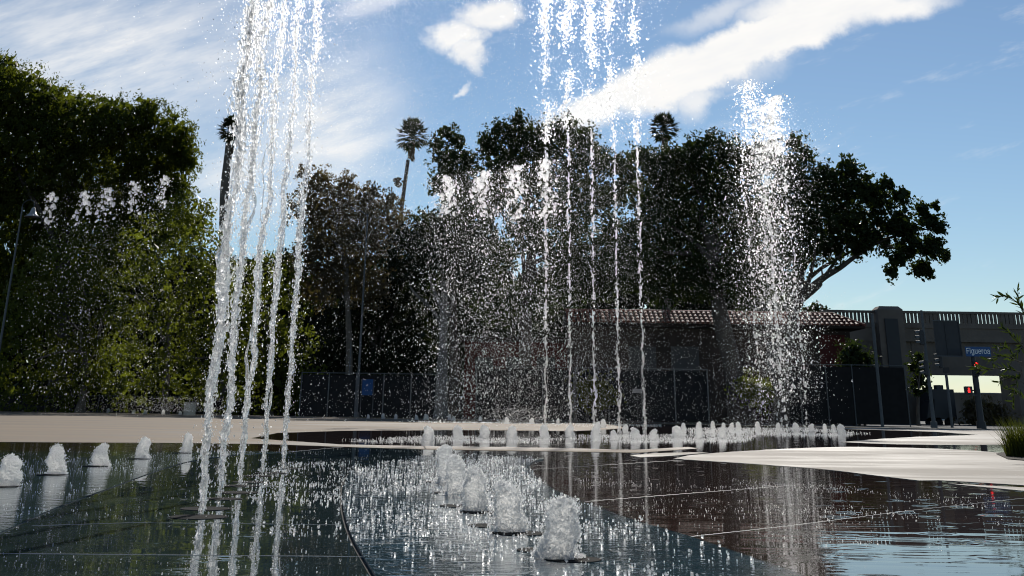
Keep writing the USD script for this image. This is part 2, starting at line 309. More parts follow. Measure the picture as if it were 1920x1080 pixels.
dark_px = dict(
    centre=[(655, 888), *map(tuple, smooth_line([(655, 888), (645, 905), (641, 935), (645, 968), (657, 1005), (677, 1042), (705, 1088), (735, 1130)])), (1660, 1140),
            *map(tuple, smooth_line([(1480, 1074), (1390, 1042), (1290, 1008), (1200, 982), (1120, 953), (1075, 936), (1035, 917), (1008, 897), (993, 878), (1001, 867), (1020, 862)])),
            *map(tuple, smooth_line([(1000, 860), (920, 857), (840, 853), (760, 861), (700, 872)]))],
    left=[(-150, 1110), *map(tuple, smooth_line([(-40, 1018), (0, 1000), (100, 955), (200, 918), (330, 872), (430, 855), (530, 848)])), *map(tuple, smooth_line([(420, 847), (350, 848), (250, 853), (130, 860), (0, 868), (-150, 880)]))])
P_centre, P_left = poly(dark_px['centre']), poly(dark_px['left'])
# dry concrete fields between the basins
tan_main = poly([(-250, 763), (0, 769), (400, 778), (640, 783), (900, 787.5), (1050, 790.5), (1140, 795), (1180, 803), (1080, 808.5), (860, 806.5), (640, 808), (520, 812), (470, 822), (640, 833.5), (800, 836.5), (1000, 839), (1190, 843.5), (1290, 838), (1310, 841), (1200, 849), (1000, 846), (800, 843), (640, 838), (500, 833), (350, 831), (0, 829), (-250, 828)])
pale_near = poly([(1262, 860), *map(tuple, smooth_line([(1290, 854), (1340, 849.5), (1400, 845.5), (1500, 840.5), (1590, 838), (1690, 839.5), (1770, 842), (1850, 847), (1960, 858), (2100, 880)])), (2150, 935), *map(tuple, smooth_line([(1920, 921), (1760, 905.5), (1650, 893), (1540, 880), (1400, 869.5), (1300, 863)]))])
wet_cut = poly([(1690, 902), (1760, 901), (1850, 906), (1960, 913), (1960, 916), (1850, 911), (1760, 906)])
pale_near = pale_near.difference(wet_cut)
pale_far = poly([(1480, 800.5), (1600, 802.5), (1880, 806.3), (2000, 809), (2000, 842), (1880, 834), (1750, 834.5), (1650, 832.5), (1575, 829), (1650, 823), (1720, 819), (1835, 815.5), (1750, 809.5), (1640, 806), (1560, 804)])
pale_strip = poly([(1180, 854), (1225, 850), (1300, 848), (1330, 849), (1260, 855), (1200, 858)])
def cut(P, lines):
    pieces = [P]
    for ln in lines:
        L = LineString([tuple(G(*q)[:2]) for q in ln]); nxt = []
        for q in pieces:
            nxt += list(shp_split(q, L).geoms) if q.intersects(L) else [q]
        pieces = nxt
    return [q for q in pieces if q.area > .02]
bed = slab(plaza.buffer(-.01), -.15, -.006); obj('paving_bed', bed, M['joint'], kind='structure')
paving = thing('wet_granite_paving', None, None, kind='structure')
tag(stage.GetPrimAtPath(paving.path), 'dark polished granite basin floor covered by a film of water', None)
dark = plaza.difference(tan_main.union(pale_near).union(pale_far).union(pale_strip)).difference(P_centre.buffer(.012)).difference(P_left.buffer(.008))
calm_lim = Polygon([tuple(G(*q)[:2]) for q in [(-900, 1500), (-900, 845), (530, 846), (700, 838), (1000, 852), (985, 880), (1100, 1000), (1500, 1500)]]).buffer(0).union(shapely.box(-60, -20, .2, 7.2))
joints = [[(-3000, 1016), (-200, 1036), (760, 1044)], [(-3000, 1000), (60, 986), (250, 980), (640, 984), (760, 986)], [(1090, 941), (1280, 926), (1500, 909), (2200, 880)], [(1270, 1009), (1480, 986), (1920, 934), (2200, 905)], [(985, 881), (1055, 877), (1100, 874), (1290, 862)], [(530, 848.5), (650, 837.5)], [(640, 885), (745, 865), (830, 848), (860, 845)], [(900, 840), (1060, 832), (1130, 826)], [(1000, 857), (1075, 850), (1180, 842)]]
for zone, mm in ((dark.intersection(calm_lim), 'granite_calm'), (dark.difference(calm_lim), 'granite')):
    for q in getattr(zone, 'geoms', [zone]):
        if q.geom_type != 'Polygon': continue
        for w in cut(q, joints):
            w = w.buffer(-.005)
            if not w.is_empty: obj('granite_slab', slab(w, -.14, 0.0), M[mm], paving)
for w in cut(P_centre.buffer(-.004), []): obj('rippling_slab', slab(w, -.14, .014), M['granite_rippled'], paving, label='raised fan shaped slab with rippling water running over it')
for w in cut(P_left, []): obj('rippling_slab', slab(w, -.14, .008), M['granite_rippled'], paving, label='rippling wet slab under the left row of bubblers')
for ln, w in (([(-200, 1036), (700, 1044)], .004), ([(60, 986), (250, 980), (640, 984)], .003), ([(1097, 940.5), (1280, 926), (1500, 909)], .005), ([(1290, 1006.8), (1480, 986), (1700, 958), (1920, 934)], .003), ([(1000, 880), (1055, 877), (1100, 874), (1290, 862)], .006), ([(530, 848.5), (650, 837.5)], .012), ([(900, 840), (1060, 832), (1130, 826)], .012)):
    obj('glint_strip', slab(LineString([tuple(G(*q)[:2]) for q in ln]).buffer(w), -.003, .0015), M['joint_glint'], paving)  # thin pale strips standing in for light glinting along the joints
conc = thing('concrete_paving', None, None, kind='structure'); tag(stage.GetPrimAtPath(conc.path), 'pale tan concrete paving around the dark water basins')
cj = [[(1500, 875), (1660, 867), (1800, 856), (1980, 846)], [(1700, 845), (1900, 900)], [(-100, 800), (700, 798), (1200, 800)], [(300, 830), (420, 776)], [(800, 845), (760, 786)]]
for P, m in ((tan_main, 'concrete'), (pale_near, 'concrete_pale'), (pale_far, 'concrete_pale'), (pale_strip, 'concrete_pale')):
    for q in getattr(P, 'geoms', [P]):
        for w in cut(q, cj):
            w = w.buffer(-.014)
            if not w.is_empty: obj('concrete_slab', slab(w, -.14, .004), M[m], conc)
kerb = MB()
ep = [tuple(G(x, y)[:2]) for x, y in [(-250, 763), (0, 768.6), (400, 777.6), (640, 782.6), (900, 786.8), (1150, 792.8), (1450, 799.2), (1880, 805.6), (2150, 811)]]
obj('kerb', slab(LineString(ep).buffer(.16, cap_style=2), -.15, .012), M['concrete'], kind='structure')

# ------------------------------------------------------------------ water
OCT_V = np.array([[1, 0, 0], [-1, 0, 0], [0, 1, 0], [0, -1, 0], [0, 0, 1], [0, 0, -1.]]); OCT_F = np.array([[0, 2, 4], [2, 1, 4], [1, 3, 4], [3, 0, 4], [2, 0, 5], [1, 2, 5], [3, 1, 5], [0, 3, 5]])
TET_V = np.array([[1, 1, 1], [1, -1, -1], [-1, 1, -1], [-1, -1, 1.]]) * .85; TET_F = np.array([[0, 1, 2], [0, 3, 1], [0, 2, 3], [1, 3, 2]])
def drops(P, r, stretch=1.0, tilt=True, tet=False):
    """Many small drops as one mesh."""
    P = np.asarray(P, float); n = len(P); r = np.broadcast_to(r, (n,)).astype(float)
    st = np.broadcast_to(stretch, (n,))
    V0, F0 = (TET_V, TET_F) if tet else (OCT_V, OCT_F)
    q = V0[None] * r[:, None, None]
    q = np.repeat(q, 1, 0).copy()
    if tilt:
        a = RNG.normal(size=(n, 4)); a /= np.linalg.norm(a, axis=1, keepdims=True); w, x, y, z = a.T
        Rm = np.stack([1 - 2 * (y * y + z * z), 2 * (x * y - z * w), 2 * (x * z + y * w), 2 * (x * y + z * w), 1 - 2 * (x * x + z * z), 2 * (y * z - x * w), 2 * (x * z - y * w), 2 * (y * z + x * w), 1 - 2 * (x * x + y * y)], 1).reshape(n, 3, 3)
        q = np.einsum('nij,nkj->nki', Rm, q)
    q[:, :, 2] *= st[:, None]
    v = (q + P[:, None]).reshape(-1, 3); f = (F0[None] + (np.arange(n) * len(V0))[:, None, None]).reshape(-1, 3)
    return v, f
ICO0 = trimesh.creation.icosphere(0); ICO = trimesh.creation.icosphere(1); ICO2 = trimesh.creation.icosphere(2)
def lumps(P, R, stretch, ico=ICO, rough=.35):
    """Lumpy blobs of water joined in one mesh: P centres, R radii."""
    v0, f0 = np.array(ico.vertices), np.array(ico.faces); n = len(P)
    wob = 1 + rough * (RNG.random((n, len(v0))) - .5) * 2
    q = v0[None] * wob[:, :, None] * np.asarray(R)[:, None, None]; q[:, :, 2] *= np.broadcast_to(stretch, (n,))[:, None]
    v = (q + np.asarray(P)[:, None]).reshape(-1, 3); f = (f0[None] + (np.arange(n) * len(v0))[:, None, None]).reshape(-1, 3)
    return v, f
def rope(base, z0, z1, rad, step, seed, wob=.02, amp=.5, sides=10, lean=(0, 0)):
    """A ropey strand of water: a noisy tube from height z0 to z1; rad(t) its radius."""
    n = max(int((z1 - z0) / step), 8); z = np.linspace(z0, z1, n); t = (z - z0) / (z1 - z0)
    s = meshkit.fbm(np.stack([z * 2.3, np.full(n, seed * 3.1), np.zeros(n)], 1), 4, seed) - .5
    s2 = meshkit.fbm(np.stack([z * 2.3, np.full(n, seed * 5.7), np.ones(n) * 9], 1), 4, seed + 3) - .5
    c = np.stack([base[0] + s * wob * (1 + 2 * t) * 2 + lean[0] * t, base[1] + s2 * wob * (1 + 2 * t) * 2 + lean[1] * t, z], 1)
    ang = np.arange(sides) * 2 * PI / sides
    rr = np.array([rad(x) for x in t]) * (.55 + .9 * meshkit.fbm(np.stack([z * 1.4, np.full(n, seed * 1.7), z * 0], 1), 2, seed + 21))
    P = np.stack([np.cos(ang)[None] * 1.4 + 0 * z[:, None], np.sin(ang)[None] * 1.4 + 0 * z[:, None], z[:, None] * 9 + 0 * ang[None]], -1)
    k = meshkit.fbm(P + seed * 11.3, 3, seed); k2 = meshkit.fbm(np.stack([z * 11, z * 0, z * 0], 1) + seed, 3, seed + 8)
    return tube(c, rr[:, None] * np.clip(1 + amp * ((k - .5) * 2.2 + (k2[:, None] - .5) * 2.6), .12, 3), sides), c
ORD = ['first', 'second', 'third', 'fourth', 'fifth', 'sixth', 'seventh', 'eighth', 'ninth', 'tenth', 'eleventh', 'twelfth', 'thirteenth', 'fourteenth', 'fifteenth', 'sixteenth', 'seventeenth', 'eighteenth', 'nineteenth', 'twentieth']

# dark round covers in the floor
def cover_mesh(c, r, zt):
    m = MB(); n = 40; a = np.arange(n) * 2 * PI / n
    prof = [(0, .002), (r * .3, .0022), (r * .32, .001), (r * .9, .0015), (r * .95, .003), (r, .0025), (r * 1.005, -.004)]
    v = [[c[0], c[1], zt + prof[0][1]]]; f = []
    for R_, z in prof[1:]: v += [[c[0] + R_ * math.cos(x), c[1] + R_ * math.sin(x), zt + z] for x in a]
    for i in range(n): f.append([0, 1 + i, 1 + (i + 1) % n])
    for k in range(len(prof) - 2):
        for i in range(n):
            A, B = 1 + k * n + i, 1 + k * n + (i + 1) % n; f += [[A, A + n, B + n], [A, B + n, B]]
    return m.add(v, f)
jet_px = [(376, 963), (412, 934), (451, 910), (490, 892), (530, 879)]
disc_px = [(372, 969.5, 88), (386, 954, 78), (420, 935.5, 58), (444, 923.5, 66), (452, 911, 60), (470, 904, 56), (486, 892.5, 48), (508, 887, 50), (540, 878.5, 50)]
for i, (x, y, w) in enumerate(disc_px):
    c = G(x, y); r = w / 2 * mpp(c[1])
    t = obj('nozzle_cover', cover_mesh(c, r, .001), M['dark_gap'], smooth=25); tag(t.prim, f'flat round black floor cover, {ORD[i]} from the front along the tall jets', 'floor cover', 'black covers under the tall left jets')

# five tall jets on the left
prof_w = [10.5, 9.2, 7, 6.4, 6.4]
names = ['nearest and thickest', 'second nearest', 'middle', 'second farthest', 'farthest']
for i, (x, y) in enumerate(jet_px):
    b = G(x, y); s = mpp(b[1]); top = zat(x + 110, -50, b[1])
    t = thing('water_jet', f'{names[i]} of the five tall white water jets rising on the left', 'water jet', b, 'five tall jets on the left')
    m = MB(); w = prof_w[i] * s
    rad1 = lambda q, w=w: w * (.40 + .26 * min(1, q * 2.2)) * (1 - max(0, min(1, (q - .38) / .35)) * .88)
    (v, f), cl = rope(b, 0, top, rad1, .016 if i < 2 else .022, 11 + i * 7, .03, .62, 12); obj('column', (v, f), M['jet_core'], t, smooth=True)
    for k in range(1):
        o = RNG.normal(size=2) * w * .4
        (v, f), _ = rope(b + [o[0], o[1], 0], .1, top, lambda q, w=w: w * (.2 + .16 * min(1, q * 2)) * (1 - max(0, min(1, (q - .35) / .35)) * .85), .018 if i < 2 else .025, 40 + i * 5 + k, .05, .7, 9); obj('strand', (v, f), M['jet_core'], t, smooth=True)
    n = [3600, 3000, 2000, 1800, 1700][i]
    q = RNG.random(n) ** .75; idx = (q * (len(cl) - 1)).astype(int)
    sp = w * (.36 + .42 * q ** 1.5)
    P = cl[idx] + np.stack([RNG.normal(size=n) * sp, RNG.normal(size=n) * sp, RNG.normal(size=n) * .03], 1)
    obj('lump', lumps(P, w * (.05 + .15 * RNG.random(n) ** 2) * (1 + .35 * (q > .6)), 1.3 + 1.6 * RNG.random(n), ICO0), M['jet'], t, smooth=True, kind='stuff')
    n = [1500, 1300, 900, 800, 700][i]; q = RNG.random(n); idx = (q * (len(cl) - 1)).astype(int); P = cl[idx] + np.stack([RNG.normal(size=n), RNG.normal(size=n), 0 * q], 1) * (w * (.42 + .5 * q))[:, None]
    obj('glint', drops(P, s * (.5 + 1.1 * RNG.random(n) ** 2), 1.6 + RNG.random(n)), M['drop'], t, kind='stuff')
    n = [1700, 1500, 1200, 1100, 1000][i]
    q = RNG.random(n) ** .55; idx = (q * (len(cl) - 1)).astype(int); sp = w * (1.0 + 4.5 * q ** 2.2)
    P = cl[idx] + np.stack([RNG.normal(size=n) * sp + w * 1.2 * q ** 2, RNG.normal(size=n) * sp, 0 * q], 1)
    obj('spray', drops(P, s * (.4 + .9 * RNG.random(n) ** 3), 1 + .8 * RNG.random(n), tet=True), M['drop'], t, kind='stuff')

# thin strands of the five far jets in the middle, broken into drops and splashing high above
far_px = [(1023, 806), (1069, 809), (1116, 811), (1162, 812), (1209, 814)]
for i, (x, y) in enumerate(far_px):
    b = G(x, y); s = mpp(b[1]); top = zat(x - 5, -40, b[1]); zmid = zat(x - 5, 250, b[1])
    t = thing('thin_water_jet', f'thin far water jet breaking into drops, {ORD[i]} from the left of the middle row', 'water jet', b, 'five thin jets in the middle')
    m = MB(); zs = 0; k = 0
    while zs < zmid:
        ln = (1.6 if zs < 2 else .5 * RNG.random() + .15); w = s * (1.5 if zs < 2 else 1.1 + .9 * RNG.random())
        (v, f), _ = rope(b, zs, zs + ln, lambda q, w=w: w * (1 if zs < .01 else max(.25, math.sin(PI * min(max(q, .05), .95)))), .06, 90 + i * 40 + k, .045, .5, 7); m.add(v, f)
        zs += ln * (.98 if zs < 2 else 1.0 + .8 * RNG.random()); k += 1
    obj('column', m, M['crest'], t, smooth=True, kind='stuff')
    n = 260; z = RNG.random(n) * zmid; P = b + np.stack([RNG.normal(size=n) * s * 2, RNG.normal(size=n) * s * 2, z], 1)
    obj('lump', lumps(P, s * (.6 + 1.0 * RNG.random(n) ** 2), 1.2 + RNG.random(n), ICO0), M['crest'], t, smooth=True, kind='stuff')
    n = 2300; z = top - (top - zmid) * (1.05 * RNG.random(n) ** 1.9); z = z[np.clip((meshkit.fbm(np.stack([z * .8, z * 0 + i * 5.3, z * 0], 1), 3, 31 + i) - .36) * 5, .12, 1) > RNG.random(n)]; n = len(z); sp = s * (2.5 + 11 * RNG.random(n) ** 2); wv = (meshkit.fbm(np.stack([z * .9, z * 0 + i * 7, z * 0], 1), 3, 5) - .5) * s * 20
    P = b + np.stack([wv + RNG.normal(size=n) * sp, RNG.normal(size=n) * sp, z], 1)
    obj('crest', lumps(P[:210], s * (.7 + 1.5 * RNG.random(210) ** 2), 1 + .9 * RNG.random(210), ICO0), M['crest'], t, smooth=True, kind='stuff')
    obj('spray', drops(P, s * (.5 + .9 * RNG.random(n) ** 2), 1.4, tet=True), M['drop'], t, kind='stuff')

def falling(b, s, top, n, wid, fall, label, cat, group, crest_n, crest_w, crest_h, strand=0, seed=0, rmax=1.0, side=0.):
    """The water of a jet that has just been shut off: a white crest in the air and drops raining from it."""
    t = thing('water_burst', label, cat, b, group)
    q = RNG.random(crest_n) ** 1.3
    ns = (meshkit.fbm(np.stack([q * 4, q * 0 + seed, q * 0], 1), 3, seed) - .5)
    x = RNG.normal(size=crest_n) * crest_w * s * (.25 + .55 * q) + ns * crest_w * s * 1.6
    P = b + np.stack([x, RNG.normal(size=crest_n) * crest_w * s * .4, top - q * crest_h * s], 1)
    obj('crest', lumps(P, s * (1.0 + 2.4 * RNG.random(crest_n) ** 2.2), 1 + .5 * RNG.random(crest_n), ICO0), M['crest'], t, smooth=True, kind='stuff')
    q = RNG.random(n) ** 1.3
    P = b + np.stack([RNG.normal(size=n) * wid * s * (.55 + .5 * q) + side * s * q, RNG.normal(size=n) * wid * s * .6, np.maximum(top - q * fall * s, .1)], 1)
    obj('spray', drops(P, s * (.28 + .85 * rmax * RNG.random(n) ** 3.5), 1 + .7 * RNG.random(n), tet=True), M['drop'], t, kind='stuff')
    for k in range(strand):
        nn = 90; z = np.sort(RNG.random(nn)) * top * .8; wob = (meshkit.fbm(np.stack([z * .4, z * 0 + k * 9 + seed, z * 0], 1), 3, k) - .5) * s * 14
        P = b + np.stack([wob + (k - (strand - 1) / 2) * 30 * s + RNG.normal(size=nn) * s * 1.6, RNG.normal(size=nn) * s, z], 1)
        obj('strand', lumps(P, s * (.9 + 1.5 * RNG.random(nn) ** 2), 1.3 + RNG.random(nn), ICO0), M['crest'], t, smooth=True, kind='stuff')
    return t
# left row of falling bursts in front of the trees
for i, (x, yt) in enumerate([(105, 363), (160, 360), (200, 352), (253, 340), (308, 330)]):
    b = G(x - 8, 786 + i * 1.2); s = mpp(b[1]); tp = pt(x, yt, b[1])
    falling(np.array([tp[0], b[1], 0]), s, tp[2], 300, 24, 330, f'small white crest of falling water before the dark left tree, {ORD[i]} from the left', 'water burst', 'five falling bursts on the left', 75, 12, 55, 0, i, .8)
# middle row
for i, (x, yt) in enumerate([(838, 333), (906, 322), (965, 312), (1026, 300)]):
    b = G(x, 795 + i * .8); s = mpp(b[1]); tp = pt(x, yt, b[1])
    falling(np.array([tp[0], b[1], 0]), s, tp[2], 2200, 28, 430, f'white crest of falling water before the middle trees, {ORD[i]} from the left', 'water burst', 'falling bursts in the middle', 170, 15, 62 + 12 * i, 0, 20 + i, .9)
# right end-on cluster
for i, (x, yt, cn, ch, cw) in enumerate([(1402, 155, 80, 120, 15), (1428, 200, 110, 100, 15), (1448, 182, 330, 95, 17)]):
    b = G(x + 10, 802 + i); s = mpp(b[1]); tp = pt(x, yt, b[1])
    falling(np.array([tp[0], b[1], 0]), s, tp[2], 3500, 26, 480, ['loose left plume of the tall falling burst on the right', 'middle plume of the tall falling burst on the right', 'dense white plume topping the tall falling burst on the right'][i], 'water burst', 'tall falling bursts on the right', cn, cw, ch, 2 if i != 1 else 1, 40 + i, 1.3, 8)
# drizzle blown about between the jets
def drizzle(boxes):
    Ps, rs = [], []
    for x0, x1, y0, y1, Y, n, rp, mode in boxes:
        xs, ys = (x0 + (x1 - x0) * RNG.random(n), y0 + (y1 - y0) * RNG.random(n)) if mode == 'u' else ((x0 + x1) / 2 + RNG.normal(size=n) * (x1 - x0) / 4, y0 + (y1 - y0) * RNG.random(n) ** 1.35)
        Ys = Y * (1 + .12 * (RNG.random(n) - .5))
        q = np.array([pt(a, b_, c) for a, b_, c in zip(xs, ys, Ys)]); keep = q[:, 2] > .1
        Ps.append(q[keep]); rs.append((mpp(Ys) * (.22 + .6 * rp * RNG.random(n) ** 4))[keep])
    return drops(np.vstack(Ps), np.concatenate(rs), 1.3, tet=True)
def mist(boxes):
    Ps, rs = [], []
    for x0, x1, y0, y1, Y, n in boxes:
        xs, ys = (x0 + x1) / 2 + RNG.normal(size=n) * (x1 - x0) / 4, y0 + (y1 - y0) * RNG.random(n); Ys = Y * (1 + .1 * (RNG.random(n) - .5))
        q = np.array([pt(a, b_, c) for a, b_, c in zip(xs, ys, Ys)]); k = q[:, 2] > .1; Ps.append(q[k]); rs.append((mpp(Ys) * (.13 + .2 * RNG.random(n)))[k])
    return drops(np.vstack(Ps), np.concatenate(rs), 1.3, tet=True)
ms = obj('fine_mist', mist([(960, 1280, 200, 800, 50, 12000), (780, 1080, 320, 790, 58, 8000), (1340, 1540, 200, 800, 60, 9000), (560, 900, 0, 480, 14, 7000), (60, 420, 340, 780, 60, 3500), (180, 460, 745, 772, 62, 1500), (900, 1060, 765, 795, 56, 1200)]), M['drop']); tag(ms.prim, 'finest mist hanging round the falling water', 'mist', None, 'stuff')
fall = obj('falling_spray', drizzle([(960, 1260, 180, 800, 50, 4500, .9, 'g'), (780, 1080, 340, 790, 58, 3000, .8, 'g'), (1330, 1540, 240, 800, 60, 4500, 1.0, 'g'), (1000, 1560, 240, 800, 55, 2600, .6, 'u'),
                                     (540, 1000, 300, 790, 30, 4500, 1.1, 'u'), (60, 420, 360, 780, 40, 1200, .7, 'u'), (560, 1000, 0, 330, 14, 4500, .75, 'g'), (560, 760, 0, 420, 14, 4500, .7, 'g'), (180, 480, 0, 260, 11, 420, 1.1, 'u'), (0, 420, 150, 760, 16, 420, 1.2, 'u'), (930, 1240, 0, 240, 48, 4200, .8, 'g')]), M['drop'])
tag(fall.prim, 'fine white drops drizzling down all over the plaza air', 'spray', None, 'stuff')

# bubblers: four hand-shaped kinds, then copies
def bubbler_mesh(h, r, seed, n=110, sides=120):
    m = MB(); z = np.linspace(0, 1, n); ang = np.arange(sides) * 2 * PI / sides
    prof = np.interp(z, [0, .06, .3, .6, .82, .93, 1], [1.05, .93, .89, .83, .70, .50, .06]) * r
    c = np.stack([(meshkit.fbm(np.stack([z * 2, z * 0 + seed, z * 0], 1), 2, seed) - .5) * r * .9, (meshkit.fbm(np.stack([z * 2, z * 0 + seed + 5, z * 0], 1), 2, seed) - .5) * r * .9, z * h], 1); c[0] = 0
    P = np.stack([np.cos(ang)[None] * prof[:, None] / r, np.sin(ang)[None] * prof[:, None] / r, (z * h / r)[:, None] + 0 * ang[None]], -1)
    k = meshkit.fbm(P * 1.6 + seed * 7, 3, seed) - .5; k2 = meshkit.fbm(P * 8.5 + seed, 3, seed + 4) - .5
    rr = prof[:, None] * (1 + .6 * k + .42 * k2)
    v = c[:, None] + np.stack([np.cos(ang)[None] * rr, np.sin(ang)[None] * rr, k2 * .05 * h], -1)
    i, j = np.meshgrid(np.arange(n - 1), np.arange(sides), indexing='ij'); q = np.stack([i * sides + j, i * sides + (j + 1) % sides, (i + 1) * sides + (j + 1) % sides, (i + 1) * sides + j], -1).reshape(-1, 4)
    return v.reshape(-1, 3), q
protos = []
def make_bubbler(loc, label, group, seed, h=.37, r=.125, fine=1.0):
    t = thing('bubbler_jet', label, 'fountain jet', loc, group)
    v, f = bubbler_mesh(h, r, seed, *((110, 120) if fine >= 1 else (50, 48))); obj('foam_dome', (v + loc, f), M['foam'], t, smooth=True)
    n = int(380 * fine); k = RNG.integers(120, len(v), n); P = v[k] * [1.0, 1.0, 1] + RNG.normal(size=(n, 3)) * .006 + loc
    obj('bubble', lumps(P, (.003 + .008 * RNG.random(n) ** 1.8) * (1.5 if fine < 1 else 1), 1.1, ICO0), M['crest'], t, smooth=True, kind='stuff')
    n = int(800 * fine); P = v[RNG.integers(120, len(v), n)] * [1.03, 1.03, 1.01] + RNG.normal(size=(n, 3)) * .008 + loc; P[:, 2] = np.maximum(P[:, 2], loc[2] + .01)
    obj('glint', drops(P, (.0028 + .0045 * RNG.random(n) ** 2) * (2 if fine < 1 else 1), 1.2), M['drop'], t, kind='stuff')
    n = int(240 * fine); a = RNG.random(n) * 2 * PI; rr = r * (.85 + .5 * RNG.random(n) ** 1.6); z = .012 + .05 * RNG.random(n) ** 2 * (rr < 1.2 * r) + .003
    z = np.where(RNG.random(n) < .3, RNG.random(n) * h * .9, z)
    obj('splash', drops(loc + np.stack([np.cos(a) * rr, np.sin(a) * rr, z], 1), .003 + .006 * RNG.random(n), 1.3), M['drop'], t, kind='stuff')
    return t
near = [(1048, 1046, 0), (950, 997, 1), (889, 957, 2), (851, 929, 3), (836, 906, 0)]
lab_near = ['big white bubbling water dome nearest the viewer', 'white bubbling water dome just behind the nearest one', 'middle white bubbling dome of the near central row', 'white bubbling dome partly hidden, second farthest of the near central row', 'farthest white bubbling dome of the near central row']
for i, (x, y, k) in enumerate(near):
    loc = G(x, y, .014); hh = tall(x, y, [126, 106, 92, 84, 80][i])
    make_bubbler(loc, lab_near[i], 'central row of bubblers', 3 + 4 * i, hh, [.113, .110, .108, .11, .12][i], 1.6)
    for dx, w in ((26, 88), (-30, 80)) if i < 3 else ((-20, 60),):
        c = G(x + dx * (1 - i * .12), y + (3 if dx > 0 else -14 + 3 * i), .014)
        t = obj('nozzle_cover', cover_mesh(c, w / 2 * mpp(c[1]) * (1 - i * .06), .015), M['dark_gap'], smooth=25); tag(t.prim, f'flat black cover {"under" if dx > 0 else "just left of"} the {["nearest", "second nearest", "middle", "second farthest", "farthest"][i]} central bubbler', 'floor cover', 'black covers under the central bubblers')
left_row = [(12, 911, 66), (105, 889, 62), (186, 873, 46), (268, 859, 44), (348, 848, 40)]
for i, (x, y, hp) in enumerate(left_row):
    loc = G(x, y, .008); make_bubbler(loc, ['white bubbler cut by the left picture edge', 'tall white bubbler, second in the left row', 'short white bubbler, middle of the left row', 'greyish bubbler, second last of the left row', 'dim blue-grey bubbler ending the left row beside the tall jets'][i], 'left row of bubblers', 20 + i, tall(x, y, hp), [.115, .105, .11, .10, .09][i], 1.0)
    c = G(x - 8, y + 1.5, .008); t = obj('nozzle_cover', cover_mesh(c, .17, .009), M['dark_gap'], smooth=25); tag(t.prim, f'flat black round cover under the {ORD[i]} bubbler from the left edge', 'floor cover', 'black covers under the left bubblers')
mid_row = [(801, 828, 33), (856, 823, 28), (907, 822, 28), (962, 824, 28), (1018, 822, 28), (1070, 820, 26), (1116, 828, 30), (1150, 826, 22), (1189, 823, 24), (1228, 825, 23), (1271, 822, 26), (1310, 822, 23), (1353, 822, 22)]
back_row = [(951, 795, 14), (998, 795, 13), (1046, 796, 13), (1121, 812, 24), (1132, 802, 18), (1174, 812, 18), (1281, 808, 17), (1311, 803, 14), (1336, 803, 15), (1357, 806, 15), (1373, 804, 13), (1384, 808, 19), (1420, 804, 15), (1460, 806, 15), (1493, 806, 15), (1523, 809, 16), (1546, 808, 15), (1563, 810, 16), (1576, 815, 22)]
far_left = [(27, 770, 6), (81, 771, 8), (140, 773, 7), (155, 772.5, 8), (203, 774, 9), (251, 776, 9), (271, 776.5, 9), (306, 777, 10), (337, 778, 8), (363, 778.5, 9)]
far_mid = [(690, 785, 9), (718, 785, 11), (742, 786, 11), (780, 787, 10), (798, 787, 12), (843, 788, 12), (850, 788.5, 9), (900, 789.5, 10)]
mproto = []
for row, lab, grp, rr_, nm in ((mid_row, 'low white bubbler in the splashing band', 'bubblers of the middle ring', .145, 'of the middle ring'), (back_row, 'small white bubbler in the glittering band', 'bubblers of the back ring', .145, 'of the back ring'),
                               (far_left, 'tiny white bubbler beyond the tan paving', 'tiny far bubblers on the left', .2, 'of the far left row'), (far_mid, 'tiny bluish shaded bubbler', 'tiny far bubblers in the middle', .2, 'of the far middle row')):
    for i, (x, y, hp) in enumerate(row):
        loc = G(x, y, .004); h = tall(x, y, hp); l = f'{lab}, {ORD[i]} from the left {nm}'
        l = {'mid': 0}.get(l, l)
        if len(mproto) < 4: mproto.append((make_bubbler(loc, l, grp, 50 + i, h, rr_, .5), h)); continue
        src, h0 = mproto[(i * 7 + len(row)) % 4]; k = h / h0; kx = k * (.7 + .45 * RNG.random())
        copy_of(src, 'bubbler_jet', l, 'fountain jet', loc, RNG.random() * 6.28, (kx, kx, k), grp)

# splashing drops on the wet floor
def scatter_on(P, n, r0, r1, z, up=.02, st=(1, 2.2), dens=None):
    x0, y0, x1, y1 = P.bounds; out = []
    while sum(map(len, out)) < n:
        q = np.stack([x0 + (x1 - x0) * RNG.random(4 * n), y0 + (y1 - y0) * RNG.random(4 * n)], 1)
        k = shapely.contains_xy(P, q[:, 0], q[:, 1])
        if dens is not None: k &= RNG.random(4 * n) < dens(q)
        out.append(q[k])
    q = np.vstack(out)[:n]; z = z + up * RNG.random(n) ** 3
    r = r0 + (r1 - r0) * RNG.random(n) ** 2.5
    return drops(np.column_stack([q, z + r]), r, st[0] + (st[1] - st[0]) * RNG.random(n))
def clumpy(sc, lo, seed):
    return lambda q: np.clip((meshkit.fbm(np.column_stack([q * sc, np.zeros(len(q))]), 3, seed) - lo) * 4, .03, 1)
view = Polygon([tuple(G(*q)[:2]) for q in [(-60, 1110), (1980, 1110), (1980, 800), (-60, 790)]])
sp = obj('splash_drops', scatter_on(P_centre.intersection(view), 4200, .004, .013, .014, .03, st=(1, 1.5), dens=clumpy(1.6, .36, 3)), M['drop']); tag(sp.prim, 'sparkling drops leaping from the raised rippling slab', 'splash', None, 'stuff')
jets_r = poly([(500, 1000), (450, 900), (520, 866), (700, 866), (645, 890), (640, 960), (655, 1010)])
sp = obj('splash_drops', scatter_on(jets_r, 700, .004, .011, 0, .02, dens=clumpy(1.2, .3, 9)), M['drop']); tag(sp.prim, 'bright splash drops on the floor right of the tall jets', 'splash', None, 'stuff')
